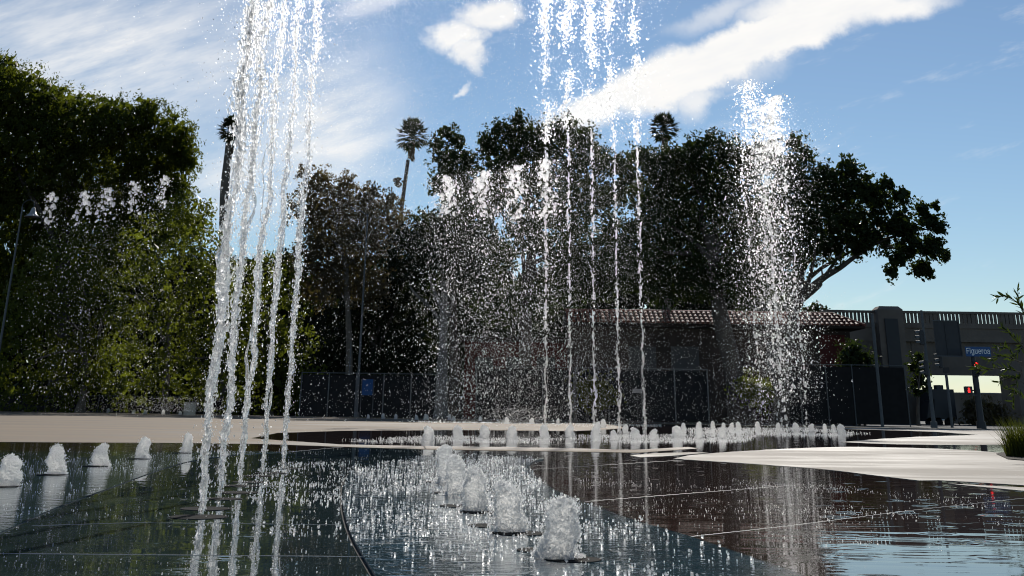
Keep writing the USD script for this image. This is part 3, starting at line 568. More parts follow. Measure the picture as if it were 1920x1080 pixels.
sp = obj('splash_drops', scatter_on(calm_lim.intersection(view).difference(P_centre).difference(P_left), 1100, .002, .005, 0, .008, (1, 1.4), clumpy(1.1, .38, 12)), M['drop']); tag(sp.prim, 'scattered small drops bouncing off the dark left slabs', 'splash', None, 'stuff')
sp = obj('splash_drops', scatter_on(P_left.intersection(view), 900, .003, .006, .008, .02, dens=clumpy(1.0, .36, 4)), M['drop']); tag(sp.prim, 'splash drops round the left row of bubblers', 'splash', None, 'stuff')
ring = poly([(640, 825), (800, 818), (1000, 817), (1300, 815), (1420, 817), (1400, 829), (1200, 831), (900, 830), (700, 830)])
sp = obj('splash_drops', scatter_on(ring, 4200, .007, .015, 0, .03, dens=clumpy(.5, .3, 5)), M['drop']); tag(sp.prim, 'glittering splash band around the middle ring of bubblers', 'splash', None, 'stuff')
ring2 = poly([(1260, 803), (1500, 802), (1640, 812), (1560, 819), (1400, 816), (1260, 812)]).union(poly([(1040, 795), (1240, 797), (1240, 800), (1040, 798)]))
sp = obj('splash_drops', scatter_on(ring2, 2600, .012, .024, 0, .03, dens=clumpy(.3, .3, 6)), M['drop']); tag(sp.prim, 'glittering splash band around the back ring of bubblers', 'splash', None, 'stuff')
right = poly([(1060, 880), (1900, 930), (1960, 1040), (1300, 1005), (1100, 930)])
sp = obj('splash_drops', scatter_on(right, 1100, .0022, .005, 0, .01, (1, 1.5), clumpy(.9, .42, 8)), M['drop']); tag(sp.prim, 'tiny drops sprinkled over the dark smooth slabs on the right', 'splash', None, 'stuff')

# ------------------------------------------------------------------ trees and plants
def leaves(C, size, aspect=.5, droop=.0, axis=None, ax_mix=.5, flat=.35):
    C = np.asarray(C, float); n = len(C); a = unit(n)
    if axis is not None: a = a * (1 - ax_mix) + axis * ax_mix
    a[:, 2] -= droop; a /= np.linalg.norm(a, axis=1, keepdims=True) + 1e-9
    b = np.cross(a, unit(n)); b /= np.linalg.norm(b, axis=1, keepdims=True) + 1e-9; c = np.cross(a, b)
    s = np.broadcast_to(size, (n,))[:, None]
    v = np.stack([C - a * s * .5, C + b * s * aspect * .5 + c * s * .08, C + a * s * .5, C - b * s * aspect * .5 + c * s * .08], 1).reshape(-1, 3)
    k = np.arange(n)[:, None] * 4
    return v, np.vstack([k + [0, 1, 2], k + [0, 2, 3]])
def crown(blobs, Y, size, dens=1.0, droop=.1, aspect=.55, depth=.8, clump=(.45, 1.0), hang=0.0, fill=.2, spread=.0):
    """Leaves of a crown made of many clumps over a few big masses; blobs = (x, y, radius) in pixels at distance Y."""
    m = MB(); s = mpp(Y); centres = []
    for bx in blobs:
        x, y, rp = bx[:3]; dy = bx[3] if len(bx) > 3 else RNG.normal() * rp * s * .35
        c = pt(x, y, Y + dy); R = rp * s; centres.append((c, R))
        nc = max(6, int(dens * 15 * R * R / 1.2)); d = unit(nc); rad = R * (.3 + .66 * RNG.random(nc) ** .45)
        cc = c + d * rad[:, None] * [1, depth, 1]
        cr = (clump[0] + (clump[1] - clump[0]) * RNG.random(nc)) * min(1, .35 + R / 4)
        per = np.maximum(8, (dens * 62 * cr * cr * (.25 / size) ** 2 * .8)).astype(int)
        idx = np.repeat(np.arange(nc), per); k = len(idx)
        off = unit(k) * (RNG.random(k) ** .5)[:, None]; off[:, 2] *= .7
        P = cc[idx] + off * cr[idx][:, None]; P[:, 2] -= hang * RNG.random(k) ** 2
        ax = (P - c); ax /= np.linalg.norm(ax, axis=1, keepdims=True) + 1e-6
        m.add(*leaves(P, size * (.65 + .7 * RNG.random(k)), aspect, droop, ax, .35))
        nf = int(fill * dens * 95 * R * R)
        if nf:
            P = c + unit(nf) * (max(R * .86 - .45, R * .55) * RNG.random(nf) ** .4)[:, None] * [1, depth, 1]
            m.add(*leaves(P, size * 2.6, .8, 0))
    return m, centres
def limb_to(p0, p1, r0, r1, n=8, sag=.12, seed=0):
    t = np.linspace(0, 1, n); p0, p1 = np.asarray(p0), np.asarray(p1); L = np.linalg.norm(p1 - p0)
    P = p0 + (p1 - p0) * t[:, None]; w = np.random.default_rng(seed).normal(size=(2, 3)) * L * .05
    P = P + w[0] * np.sin(PI * t)[:, None] + w[1] * np.sin(2 * PI * t)[:, None]; P[:, 2] += sag * L * np.sin(PI * t) * .5
    return P, r0 + (r1 - r0) * t ** .8
def tree(name, label, Y, base_px, trunk_px, r_px, blobs, leaf, bark, size=.30, group=None, limbs=6, **kw):
    s = mpp(Y); b = pt(base_px[0], base_px[1], Y); b[2] = min(b[2], 0) if abs(b[2]) < 1.5 else 0
    b[2] = -.15
    t = thing(name, label, 'tree', b, group)
    T = np.array([b] + [pt(x, y, Y) for x, y in trunk_px]); T = smooth_line(T, 5)
    q = np.linspace(0, 1, len(T)); rr = r_px * s * (1.0 - .5 * q) * (1 + .5 * np.exp(-q * 14))
    rr = rr[:, None] * (1 + .22 * (meshkit.fbm(np.stack([np.cos(np.arange(12) / 12 * 6.28)[None] * 1.2 + 0 * q[:, None], np.sin(np.arange(12) / 12 * 6.28)[None] * 1.2 + 0 * q[:, None], q[:, None] * 4 + 0 * np.arange(12)[None]], -1), 3, int(base_px[0])) - .5) * 2)
    obj('trunk', MB().tube(T, rr, 12), M[bark], t, smooth=60)
    m, cen = crown(blobs, Y, size, **kw)
    order = sorted(range(len(cen)), key=lambda i: -cen[i][1])[:limbs]
    for j, i in enumerate(order):
        c, R = cen[i]; st = T[int(len(T) * (.55 + .44 * ((j * 7) % 5) / 5))] if len(T) > 4 else T[-1]
        P, r = limb_to(st, c, r_px * s * .42, .05, 9, .1, j + int(base_px[0])); obj('limb', MB().tube(P, r, 7), M[bark], t, smooth=60)
    obj('crown', m, M[leaf], t, kind='stuff')
    return t, T, cen
tree('weeping_tree', 'huge dark evergreen tree with sunlit top filling the left side', 128, (110, 770), [(115, 600), (120, 450), (130, 330)], 16,
     [(-50, 190, 95), (5, 135, 42), (40, 190, 75), (95, 205, 60), (150, 245, 85), (215, 235, 62), (265, 215, 45), (290, 265, 75), (335, 265, 42), (345, 300, 34), (60, 310, 110), (180, 350, 105), (280, 350, 75), (325, 355, 42), (20, 430, 110), (140, 460, 100), (250, 440, 80), (315, 430, 45), (-40, 320, 100), (355, 420, 40), (0, 560, 90)],
     'leaf_weeping', 'bark_dark', .34, hang=.5, droop=.6, aspect=.4, dens=.95, fill=.25)
tree('street_tree', 'pale green broadleaf tree with yellowing leaves, far left under the dark tree', 116, (150, 772), [(160, 700), (150, 600)], 7,
     [(60, 560, 80), (140, 500, 80), (130, 610, 95), (50, 670, 90), (150, 700, 70), (210, 580, 70), (20, 730, 50), (100, 740, 45), (200, 690, 50)], 'leaf_sycamore', 'bark', .36, dens=.62, fill=.03)
tree('street_tree', 'yellow green broadleaf tree just left of the tall water jets', 112, (310, 774), [(312, 690), (320, 580)], 6,
     [(290, 470, 70), (360, 440, 55), (350, 520, 80), (270, 560, 70), (400, 480, 40), (400, 570, 70), (300, 640, 75), (390, 670, 70), (240, 690, 55), (330, 720, 55), (430, 700, 45), (330, 395, 38), (375, 385, 30), (250, 745, 40), (400, 745, 40)], 'leaf_sycamore', 'bark', .36, dens=.62, fill=.03)
tree('street_tree', 'light green tree behind the tall jets with a rusty patch', 118, (505, 778), [(505, 690), (500, 590)], 6,
     [(470, 530, 50), (520, 520, 45), (500, 590, 60), (560, 560, 40), (480, 650, 60), (545, 640, 50), (440, 590, 50), (500, 710, 60), (570, 700, 40), (455, 745, 40), (550, 750, 40)], 'leaf_sycamore', 'bark', .36, dens=.6, fill=.03)
tree('sycamore', 'thin brownish sycamore with sparse dry leaves left of the palm', 120, (652, 782), [(655, 650), (650, 520), (655, 430)], 6,
     [(600, 345, 34), (575, 390, 40), (640, 380, 42), (690, 370, 32), (650, 345, 24), (700, 400, 38), (620, 430, 50), (680, 440, 45), (735, 375, 20), (740, 420, 34), (590, 480, 45), (650, 500, 50), (720, 470, 40), (745, 340, 11), (600, 540, 40), (690, 540, 45), (565, 325, 15)], 'leaf_brown', 'bark', .28, dens=1.5, fill=.12, limbs=14, clump=(.35, .8))
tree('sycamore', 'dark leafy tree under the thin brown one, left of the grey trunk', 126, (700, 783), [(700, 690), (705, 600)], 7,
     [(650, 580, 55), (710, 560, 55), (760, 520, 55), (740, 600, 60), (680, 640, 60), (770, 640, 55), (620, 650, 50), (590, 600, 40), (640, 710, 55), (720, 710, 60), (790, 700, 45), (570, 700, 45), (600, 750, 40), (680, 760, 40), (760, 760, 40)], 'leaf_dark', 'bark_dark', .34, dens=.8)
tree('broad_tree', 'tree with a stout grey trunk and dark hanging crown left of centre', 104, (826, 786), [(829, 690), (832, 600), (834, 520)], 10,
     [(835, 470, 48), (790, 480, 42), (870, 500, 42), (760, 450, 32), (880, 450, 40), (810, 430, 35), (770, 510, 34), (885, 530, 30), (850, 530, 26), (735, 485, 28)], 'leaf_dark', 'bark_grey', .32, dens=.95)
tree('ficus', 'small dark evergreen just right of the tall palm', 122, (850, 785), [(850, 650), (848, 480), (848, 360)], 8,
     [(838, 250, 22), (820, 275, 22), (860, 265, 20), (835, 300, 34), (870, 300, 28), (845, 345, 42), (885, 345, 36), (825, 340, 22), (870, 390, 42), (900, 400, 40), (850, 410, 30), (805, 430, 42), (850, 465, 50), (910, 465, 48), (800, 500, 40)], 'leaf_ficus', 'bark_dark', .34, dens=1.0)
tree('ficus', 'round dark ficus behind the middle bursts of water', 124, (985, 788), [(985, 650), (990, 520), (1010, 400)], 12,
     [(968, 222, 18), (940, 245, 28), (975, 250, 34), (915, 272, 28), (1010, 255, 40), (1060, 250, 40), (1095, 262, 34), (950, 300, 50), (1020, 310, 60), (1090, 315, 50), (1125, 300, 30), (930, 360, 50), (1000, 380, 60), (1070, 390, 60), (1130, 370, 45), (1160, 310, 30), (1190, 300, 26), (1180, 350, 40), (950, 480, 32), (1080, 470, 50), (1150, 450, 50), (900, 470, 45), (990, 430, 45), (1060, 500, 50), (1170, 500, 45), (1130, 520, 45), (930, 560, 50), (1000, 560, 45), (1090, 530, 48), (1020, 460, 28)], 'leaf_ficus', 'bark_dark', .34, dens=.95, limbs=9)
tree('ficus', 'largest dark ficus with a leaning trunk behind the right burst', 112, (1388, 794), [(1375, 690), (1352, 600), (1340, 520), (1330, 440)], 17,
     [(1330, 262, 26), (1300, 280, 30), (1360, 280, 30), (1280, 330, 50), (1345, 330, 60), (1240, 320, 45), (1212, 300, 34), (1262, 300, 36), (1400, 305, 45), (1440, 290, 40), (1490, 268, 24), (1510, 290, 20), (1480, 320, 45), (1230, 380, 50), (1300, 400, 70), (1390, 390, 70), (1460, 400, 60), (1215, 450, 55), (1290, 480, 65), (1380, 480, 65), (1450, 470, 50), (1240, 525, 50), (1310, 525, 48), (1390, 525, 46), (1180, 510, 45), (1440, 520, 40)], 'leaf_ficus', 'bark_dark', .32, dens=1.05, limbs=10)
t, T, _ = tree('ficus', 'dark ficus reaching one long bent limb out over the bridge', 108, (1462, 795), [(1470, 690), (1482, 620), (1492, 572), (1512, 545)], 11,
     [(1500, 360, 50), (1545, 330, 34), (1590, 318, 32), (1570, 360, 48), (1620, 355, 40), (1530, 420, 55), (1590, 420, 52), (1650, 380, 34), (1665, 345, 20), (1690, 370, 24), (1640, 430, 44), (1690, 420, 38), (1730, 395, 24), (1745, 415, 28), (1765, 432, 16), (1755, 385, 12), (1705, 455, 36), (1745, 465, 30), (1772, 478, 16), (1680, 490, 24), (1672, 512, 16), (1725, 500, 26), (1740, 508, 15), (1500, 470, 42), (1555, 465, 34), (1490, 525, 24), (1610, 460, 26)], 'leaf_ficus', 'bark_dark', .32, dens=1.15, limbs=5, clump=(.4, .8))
for pts_, r0, r1 in (([(1492, 572), (1515, 545), (1545, 520), (1575, 502), (1605, 480), (1645, 455), (1700, 435)], 7.0, 1.5), ([(1490, 575), (1528, 545), (1542, 528), (1540, 500)], 3.5, 1.2), ([(1545, 520), (1575, 478), (1600, 445)], 3, 1), ([(1645, 455), (1690, 470), (1730, 485)], 2.2, .6), ([(1700, 435), (1740, 430), (1765, 440)], 1.5, .5)):
    P = smooth_line([pt(x, y, 108) for x, y in pts_], 4); obj('limb', MB().tube(P, np.linspace(r0, r1, len(P)) * mpp(108), 8), M['bark_dark'], t, smooth=60)
tree('roadside_tree', 'small far tree just showing over the tile roof left of the bridge tower', 150, (1530, 790), [(1530, 680), (1529, 610)], 4, [(1528, 580, 13), (1512, 585, 10), (1545, 583, 10), (1530, 600, 20)], 'leaf_ficus', 'bark_dark', .34, dens=1.2, limbs=3)
tree('roadside_tree', 'small green tree in front of the bridge opening', 118, (1722, 800), [(1722, 740), (1724, 700)], 2.5, [(1722, 672, 16), (1712, 690, 15), (1735, 690, 16), (1725, 712, 20), (1738, 725, 12), (1716, 735, 12)], 'leaf_ficus', 'bark', .3, dens=1.0, limbs=4)

def palm(label, Y, base_px, trunk_px, r_px, crown_px, Rpx, n=90, skirt=.7, up=1.0):
    s = mpp(Y); b = pt(*base_px, Y); b[2] = -.15
    t = thing('fan_palm', label, 'palm tree', b)
    T = smooth_line([b] + [pt(x, y, Y) for x, y in trunk_px], 6); rr = np.linspace(r_px * 1.25, r_px * .9, len(T)) * s
    obj('trunk', MB().tube(T, rr * (1 + .08 * RNG.random(len(T))), 10), M['bark'], t, smooth=50)
    c = pt(*crown_px, Y); R = Rpx * s; m, md = MB(), MB()
    for i in range(n):
        az = i * 2.399; el = math.radians(82 - 120 * (i + .5) / n)
        d = np.array([math.cos(az) * math.cos(el), math.sin(az) * math.cos(el), math.sin(el)]); side = np.cross(d, [0, 0, 1.]); side /= np.linalg.norm(side) + 1e-6
        L = R * (.45 + .12 * RNG.random()); hub = c + d * L * [1, 1, up]; m.tube([c, hub], [.05, .03], 4, False)
        for k in range(9):
            ph = (k - 4) * .27; dd = d * math.cos(ph) + side * math.sin(ph); tip = hub + dd * R * .55 * (1 - .06 * abs(k - 4)) * [1, 1, up]; tip[2] -= R * .16 * RNG.random()
            w = np.cross(dd, np.cross(d, side)) * R * .075
            m.add([hub, (hub + tip) / 2 + w, tip, (hub + tip) / 2 - w], [[0, 1, 2], [0, 2, 3]])
    obj('fronds', m, M['palm'], t)
    for i in range(int(26 * skirt)):
        az = i * 2.399; z0 = -R * (.15 + .8 * RNG.random()) * skirt; d = np.array([math.cos(az), math.sin(az), -2.2 - RNG.random()]); d /= np.linalg.norm(d); side = np.array([-math.sin(az), math.cos(az), 0])
        p0 = c + [0, 0, z0]; tip = p0 + d * R * .6; w = side * R * .16
        md.add([p0, (p0 + tip) / 2 + w, tip, (p0 + tip) / 2 - w], [[0, 1, 2], [0, 2, 3]])
    obj('dead_fronds', md, M['palm_dead'], t)
palm('tall slender fan palm standing free against the blue sky', 130, (742, 786), [(742, 600), (748, 440), (765, 300)], 3.4, (773, 256), 31, 50, 1.0, 1.2)
palm('shaggy palm behind the tall jets at the left', 126, (424, 776), [(421, 560), (420, 380), (430, 270)], 7, (436, 245), 30, 50, 1.0, 1.0)
palm('palm crown peeking over the big ficus on the right', 134, (1250, 792), [(1250, 600), (1248, 400), (1247, 260)], 6, (1245, 242), 30, 50, 1.0, 1.05)
# shaggy dead thatch on the shaded palm
def hedge(label, Y, x0, x1, ytop, leaf, dens=1.0, size=.34, y1=None, cat='hedge', name='hedge'):
    s = mpp(Y); n = max(3, int((x1 - x0) / 40)); b = pt((x0 + x1) / 2, 788, Y); b[2] = -.15
    t = thing(name, label, cat, b); blobs = []
    for i in range(n):
        x = x0 + (x1 - x0) * (i + .5) / n; y = ytop + 25 * RNG.random()
        while y < (y1 or 790): blobs.append((x + RNG.normal() * 6, y + 26, 30 + 8 * RNG.random())); y += 42
    m, cen = crown(blobs, Y, size, dens=dens, fill=.5)
    st = MB()
    for i in range(n):
        x = x0 + (x1 - x0) * (i + .5) / n; q = pt(x, 700, Y); h = max(pt(x, ytop, Y)[2] * .75, .3); st.tube([[q[0], Y, -.15], [q[0] + .1, Y, h * .6], [q[0] - .1, Y, h]], [.12, .09, .03], 6)
    obj('stem', st, M['bark_dark'], t); obj('foliage', m, M[leaf], t, kind='stuff')
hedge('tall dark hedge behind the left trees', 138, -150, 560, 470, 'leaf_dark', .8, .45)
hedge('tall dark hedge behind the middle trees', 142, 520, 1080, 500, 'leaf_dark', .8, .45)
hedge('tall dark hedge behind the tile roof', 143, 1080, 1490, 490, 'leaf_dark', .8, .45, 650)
hedge('dull yellow bush seen between the middle jets', 106, 1092, 1142, 700, 'leaf_yellow', .5, .26, 722, 'bush', 'bush')
hedge('green bush beside the leaning trunk', 109, 1398, 1446, 700, 'leaf_sycamore', .5, .26, 735, 'bush', 'bush')
hedge('leafy creeper against the red wall at the roof end', 113, 1588, 1618, 640, 'leaf_ficus', .5, .26, 700, 'bush', 'bush')
hedge('brownish dry hedge at the grey wall beyond the bridge opening', 133, 1808, 1880, 742, 'leaf_brown', .6, .3, 790, 'hedge', 'hedge')

# young tree and grass at the right picture edge
def young_tree():
    Y = 26.5; s = mpp(Y); b = G(1936, 856); t = thing('young_tree', 'slender young tree with long pointed leaves at the right picture edge', 'tree', b)
    P = smooth_line([b, pt(1930, 760, Y), pt(1918, 690, Y), pt(1922, 600, Y), pt(1930, 520, Y)], 5)
    obj('trunk', MB().tube(P, np.linspace(.035, .012, len(P)), 8), M['bark'], t, smooth=60)
    tw = [[(1926, 590), (1905, 566), (1888, 556), (1868, 558)], [(1924, 600), (1912, 570), (1908, 545)], [(1918, 690), (1890, 655), (1868, 650)], [(1918, 680), (1880, 668), (1852, 676)], [(1920, 650), (1900, 632), (1880, 612)], [(1920, 700), (1880, 690), (1846, 694), (1826, 690)], [(1922, 720), (1896, 706), (1872, 716)], [(1930, 760), (1905, 735), (1886, 728)], [(1925, 640), (1908, 660), (1890, 690)], [(1930, 520), (1935, 500), (1950, 480)], [(1918, 690), (1905, 720), (1898, 760)], [(1922, 610), (1940, 580), (1960, 560)], [(1922, 660), (1950, 640), (1980, 630)]]
    C, A = [], []
    for w in tw:
        Q = smooth_line([pt(x, y, Y + RNG.normal() * .06) for x, y in w], 5); obj('twig', MB().tube(Q, np.linspace(.011, .004, len(Q)), 5), M['bark'], t, smooth=60)
        d = np.gradient(Q, axis=0)
        for k in range(2, len(Q)):
            for _ in range(2):
                u = unit(1)[0]; a = d[k] / np.linalg.norm(d[k]) * .8 + u * .7; a[2] += .1; a /= np.linalg.norm(a); C.append(Q[k] + a * .07 + RNG.normal(size=3) * .01); A.append(a)
    C, A = np.array(C), np.array(A); order = RNG.permutation(len(C))
    for k in order:
        a = A[k]; n = np.cross(a, unit(1)[0]); n /= np.linalg.norm(n); c = np.cross(a, n); L, w = .075 + .035 * RNG.random(), .019
        p = C[k]; v = [p - a * L, p - a * L * .35 + n * w, p + a * L * .35 + n * w * .85, p + a * L, p + a * L * .35 - n * w * .85, p - a * L * .35 - n * w, p + c * .008]
        obj('leaf', (np.array(v), np.array([[0, 1, 6], [1, 2, 6], [2, 3, 6], [3, 4, 6], [4, 5, 6], [5, 0, 6]])), M['leaf_bright'], t)
young_tree()
def grass_clump(label, cx, cy, n, h, rad, name='grass_clump'):
    b = G(cx, cy); t = MB()
    a = RNG.random(n) * 2 * PI; r = rad * RNG.random(n) ** .5
    for i in range(n):
        p = b + [math.cos(a[i]) * r[i], math.sin(a[i]) * r[i] * .8, 0]; L = h * (.35 + .75 * RNG.random()); d = np.array([math.cos(a[i]), math.sin(a[i]), 0]) * L * (.05 + .45 * (r[i] / rad) * RNG.random()) + RNG.normal(size=3) * .09
        d[2] = 0; side = np.array([-math.sin(a[i] + RNG.normal()), math.cos(a[i] + RNG.normal()), 0]) * .007
        q = [p, p + [0, 0, L * .5] + d * .3, p + [0, 0, L * .9] + d]
        t.add([q[0] - side, q[0] + side, q[1] - side * .8, q[1] + side * .8, q[2]], [[0, 1, 3], [0, 3, 2], [2, 3, 4]])
    o = obj(name, t, M['grass']); tag(o.prim, label, 'grass', None, 'stuff')
grass_clump('clump of tall green grass at the right picture edge', 1934, 858, 1300, .82, .5)
grass_clump('clump of tall green grass at the right picture edge', 1985, 850, 700, .8, .6)
# planted bed under it
bedp = poly([(1868, 852), (1890, 862), (1990, 870), (2080, 862), (2050, 838), (1930, 840)])
obj('planting_bed', slab(bedp, -.1, .02), M['earth'], kind='structure')

# ------------------------------------------------------------------ buildings
def wpt(x, y, Y): return pt(x, y, Y)
def box_px(m, x0, x1, y0, y1, Y, depth, ground=False):
    a, b = pt(x0, y1, Y), pt(x1, y0, Y); z0 = -.15 if ground else a[2]
    return m.box([(a[0] + b[0]) / 2, Y + depth / 2, (z0 + b[2]) / 2], [abs(b[0] - a[0]), depth, b[2] - z0])
def tiled_house():
    Y = 120; b = pt(1330, 795, Y); b[2] = -.15
    t = thing('tiled_house', 'long low dark building under a red barrel tile roof', 'building', b)
    eave_l, eave_r = pt(1062, 604, Y - .8), pt(1622, 612, Y - .8); ridge_l, ridge_r = pt(1068, 582, Y + 2.2), pt(1560, 590, Y + 2.2)
    zl = .5 * (eave_l[2] + eave_r[2]); xl, xr = eave_l[0], eave_r[0]; xrr = ridge_r[0]
    zr = .5 * (ridge_l[2] + ridge_r[2]); ye, yr = Y - .8, Y + 2.2
    m = MB(); m.box([(xl + xr - 1.2) / 2 + .2, Y + 3, (zl - .35 - .15) / 2], [xr - xl - 1.6, 5.6, zl - .2])
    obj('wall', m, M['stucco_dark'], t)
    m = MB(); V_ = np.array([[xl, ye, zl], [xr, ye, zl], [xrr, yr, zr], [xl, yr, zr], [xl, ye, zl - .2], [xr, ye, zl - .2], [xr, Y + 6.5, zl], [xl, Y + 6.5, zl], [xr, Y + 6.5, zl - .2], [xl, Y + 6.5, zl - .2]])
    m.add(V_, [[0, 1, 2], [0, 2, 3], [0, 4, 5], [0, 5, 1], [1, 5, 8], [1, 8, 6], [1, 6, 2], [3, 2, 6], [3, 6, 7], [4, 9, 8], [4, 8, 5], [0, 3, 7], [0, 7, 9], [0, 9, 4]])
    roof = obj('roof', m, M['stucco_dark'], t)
    n = 60; pitch = (xr - xl) / n; courses = 4; sl = np.array([0, yr - ye, zr - zl]); L = np.linalg.norm(sl); d = sl / L; nrm = np.cross([1, 0, 0], d)
    a = np.linspace(0, PI, 5)
    for i in range(n):
        x = xl + (i + .5) * pitch
        for c in range(courses):
            q0, q1 = c / courses, min(1.0, (c + 1.12) / courses)
            if x > xrr: 
                lim = 1 - (x - xrr) / (xr - xrr)
                if q0 > lim - .12: continue
                q1 = min(q1, lim)
            if c == courses - 1 and i % 2: pass
            P0 = np.array([x, ye, zl]) + d * L * q0 + nrm * (.05 + .02 * RNG.random()); P1 = np.array([x + .02 * RNG.normal(), ye, zl]) + d * L * q1 + nrm * .0
            ring = lambda P, r: P + np.cos(a)[:, None] * r * np.array([1., 0, 0]) + np.sin(a)[:, None] * r * nrm
            v = np.vstack([ring(P0, pitch * .40), ring(P1, pitch * .33)]); f = []
            for k in range(4): f += [[k, k + 1, k + 6], [k, k + 6, k + 5]]
            f += [[0, 2, 1], [0, 3, 2], [0, 4, 3]]
            obj('tile', (v, np.array(f)), M['tile'], roof if False else t)
    m = MB(); m.tube([[xl, yr, zr + .06], [xrr, yr, zr + .06], [xr, ye, zl + .1]], .14, 8); obj('ridge_cap', m, M['tile'], t)
    for x0, x1, y0, y1, mm in ((1440, 1480, 640, 700, 'glass_dark'), (1180, 1230, 650, 700, 'glass_dark'), (1260, 1310, 650, 700, 'glass_dark')):
        m = MB(); box_px(m, x0, x1, y0, y1, Y + .12, .1); obj('window', m, M[mm], t)
    m = MB(); box_px(m, 1540, 1584, 628, 690, Y + .08, .12); obj('red_panel', m, M['stucco_red'], t)
    m = MB(); box_px(m, 1586, 1622, 693, 697, Y - .3, .5); obj('window_ledge', m, M['wall_grey'], t)
tiled_house()
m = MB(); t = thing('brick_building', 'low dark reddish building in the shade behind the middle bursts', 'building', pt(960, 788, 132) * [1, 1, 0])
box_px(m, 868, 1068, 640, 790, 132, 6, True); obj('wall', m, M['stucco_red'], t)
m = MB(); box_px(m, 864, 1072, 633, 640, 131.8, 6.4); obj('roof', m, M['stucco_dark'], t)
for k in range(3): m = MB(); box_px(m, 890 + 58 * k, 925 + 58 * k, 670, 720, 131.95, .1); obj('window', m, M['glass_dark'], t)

# bridge
def bridge():
    Y = 140; base = pt(1750, 800, Y); base[2] = -.15
    t = thing('overpass', 'grey concrete road bridge with slotted parapet crossing the right background', 'bridge', base)
    top_l, top_r = pt(1640, 582, Y), pt(1960, 577, Y); zt = top_l[2]; s = mpp(Y)
    X = lambda px, y=600: pt(px, y, Y)[0]
    Z = lambda y, px=1700: pt(px, y, Y)[2]
    x0, x1 = X(1540), X(2300)
    m = MB(); m.box([(x0 + x1) / 2, Y + .2, zt - .12], [x1 - x0, .5, .24], 0); obj('parapet_cap', m, M['bridge'], t)
    zb, zs = zt - .24, zt - .24 - 15 * s
    m = MB(); m.box([(x0 + x1) / 2, Y + .2, (zs + Z(640)) / 2], [x1 - x0, .42, zs - Z(640)]); obj('fascia', m, M['bridge'], t)
    m = MB(); m.box([(x0 + x1) / 2, Y - .05, zs - .42], [x1 - x0, .16, .18]); obj('moulding', m, M['bridge'], t)
    m = MB(); m.box([(x0 + x1) / 2, Y + 6.4, (Z(640) + zs - .9) / 2], [x1 - x0, 12, zs - .9 - Z(640)]); obj('deck', m, M['bridge_dark'], t)
    px = 1548; k = 0
    while px < 2100:
        solid = k % 10 in (7, 8, 9) and px > 1700
        w = 3.6 if not solid else 7.2
        if not (1636 < px < 1690):
            m = MB(); m.box([X(px), Y + .2, (zb + zs) / 2], [w * s, .3, zb - zs]); obj('baluster', m, M['bridge'], t)
        px += 7.1; k += 1
    m = MB(); xa, xb = X(1641), X(1688); zz = zt + 6 * s
    m.hull([[x, y, z] for x in (xa, xb) for y in (Y - 1.2, Y + 1.2) for z in (-.15, zz - .35)] + [[x, y, zz] for x in (xa + .35, xb - .35) for y in (Y - .8, Y + .8)])
    obj('tower', m, M['bridge'], t)
    m = MB(); m.box([X(1664), Y - 1.3, (zz - 1.2) / 2], [(X(1676) - X(1652)), .2, zz - 1.4]); obj('tower_shade', m, M['metal_dark'], t)  # pier shadow put in as a near-black box on the tower face
    m = MB(); m.box([(X(1540) + X(1641)) / 2, Y + .5, Z(640) / 2], [X(1641) - X(1540), .8, Z(640) + .3]); obj('abutment', m, M['bridge_dark'], t)
    m = MB(); m.box([(X(1688) + X(1706)) / 2, Y + 3, Z(640) / 2], [X(1706) - X(1688), 5, Z(640) + .3]); obj('pier', m, M['bridge'], t)
    m = MB(); m.box([X(1915), Y + 3, Z(640) / 2], [X(1935) - X(1895), 5, Z(640) + .3]); obj('pier', m, M['bridge_dark'], t)
    m = MB(); m.box([(X(1706) + X(1895)) / 2, Y + .9, (Z(640) + Z(702)) / 2], [X(1895) - X(1706), 1.0, Z(640) - Z(702)]); obj('girder', m, M['bridge_dark'], t)
bridge()
m = MB(); t = thing('pale_building', 'bright pale building far beyond the bridge opening', 'building', [pt(1790, 795, 230)[0], 230, -.15])
box_px(m, 1640, 1960, 741, 796, 230, 8, True); obj('wall', m, M['wall_pale'], t)
m = MB(); box_px(m, 1638, 1962, 738, 741, 229.8, 8.4); obj('roof', m, M['wall_grey'], t)
m = MB(); t = obj('boundary_wall', box_px(m, 1790, 1990, 740, 800, 150, .4, True), M['wall_grey']); tag(t.prim, 'plain grey wall under the bridge behind the signal pole', 'wall')
# parked lorry in the opening
b = pt(1772, 798, 134); b[2] = -.15; t = thing('parked_truck', 'dark truck silhouette parked in the shade under the bridge', 'truck', b)
m = MB(); box_px(m, 1752, 1788, 730, 786, 134, 5); obj('box_body', m, M['metal_dark'], t)
m = MB(); box_px(m, 1757, 1768, 722, 730, 134.5, 1); obj('roof_unit', m, M['metal_dark'], t)
m = MB(); c = [pt(x, y, 134) for x, y in ((1738, 790), (1752, 790), (1752, 748), (1742, 752))]; m.hull([p + [0, dy, 0] for p in c for dy in (0, 2.4)]); obj('cab', m, M['metal_dark'], t)
for x in (1745, 1760, 1781):
    p = pt(x, 792, 134); m = MB(); m.tube([p, p + [0, .35, 0]], .45, 14); obj('wheel', m, M['mesh_dark'], t)

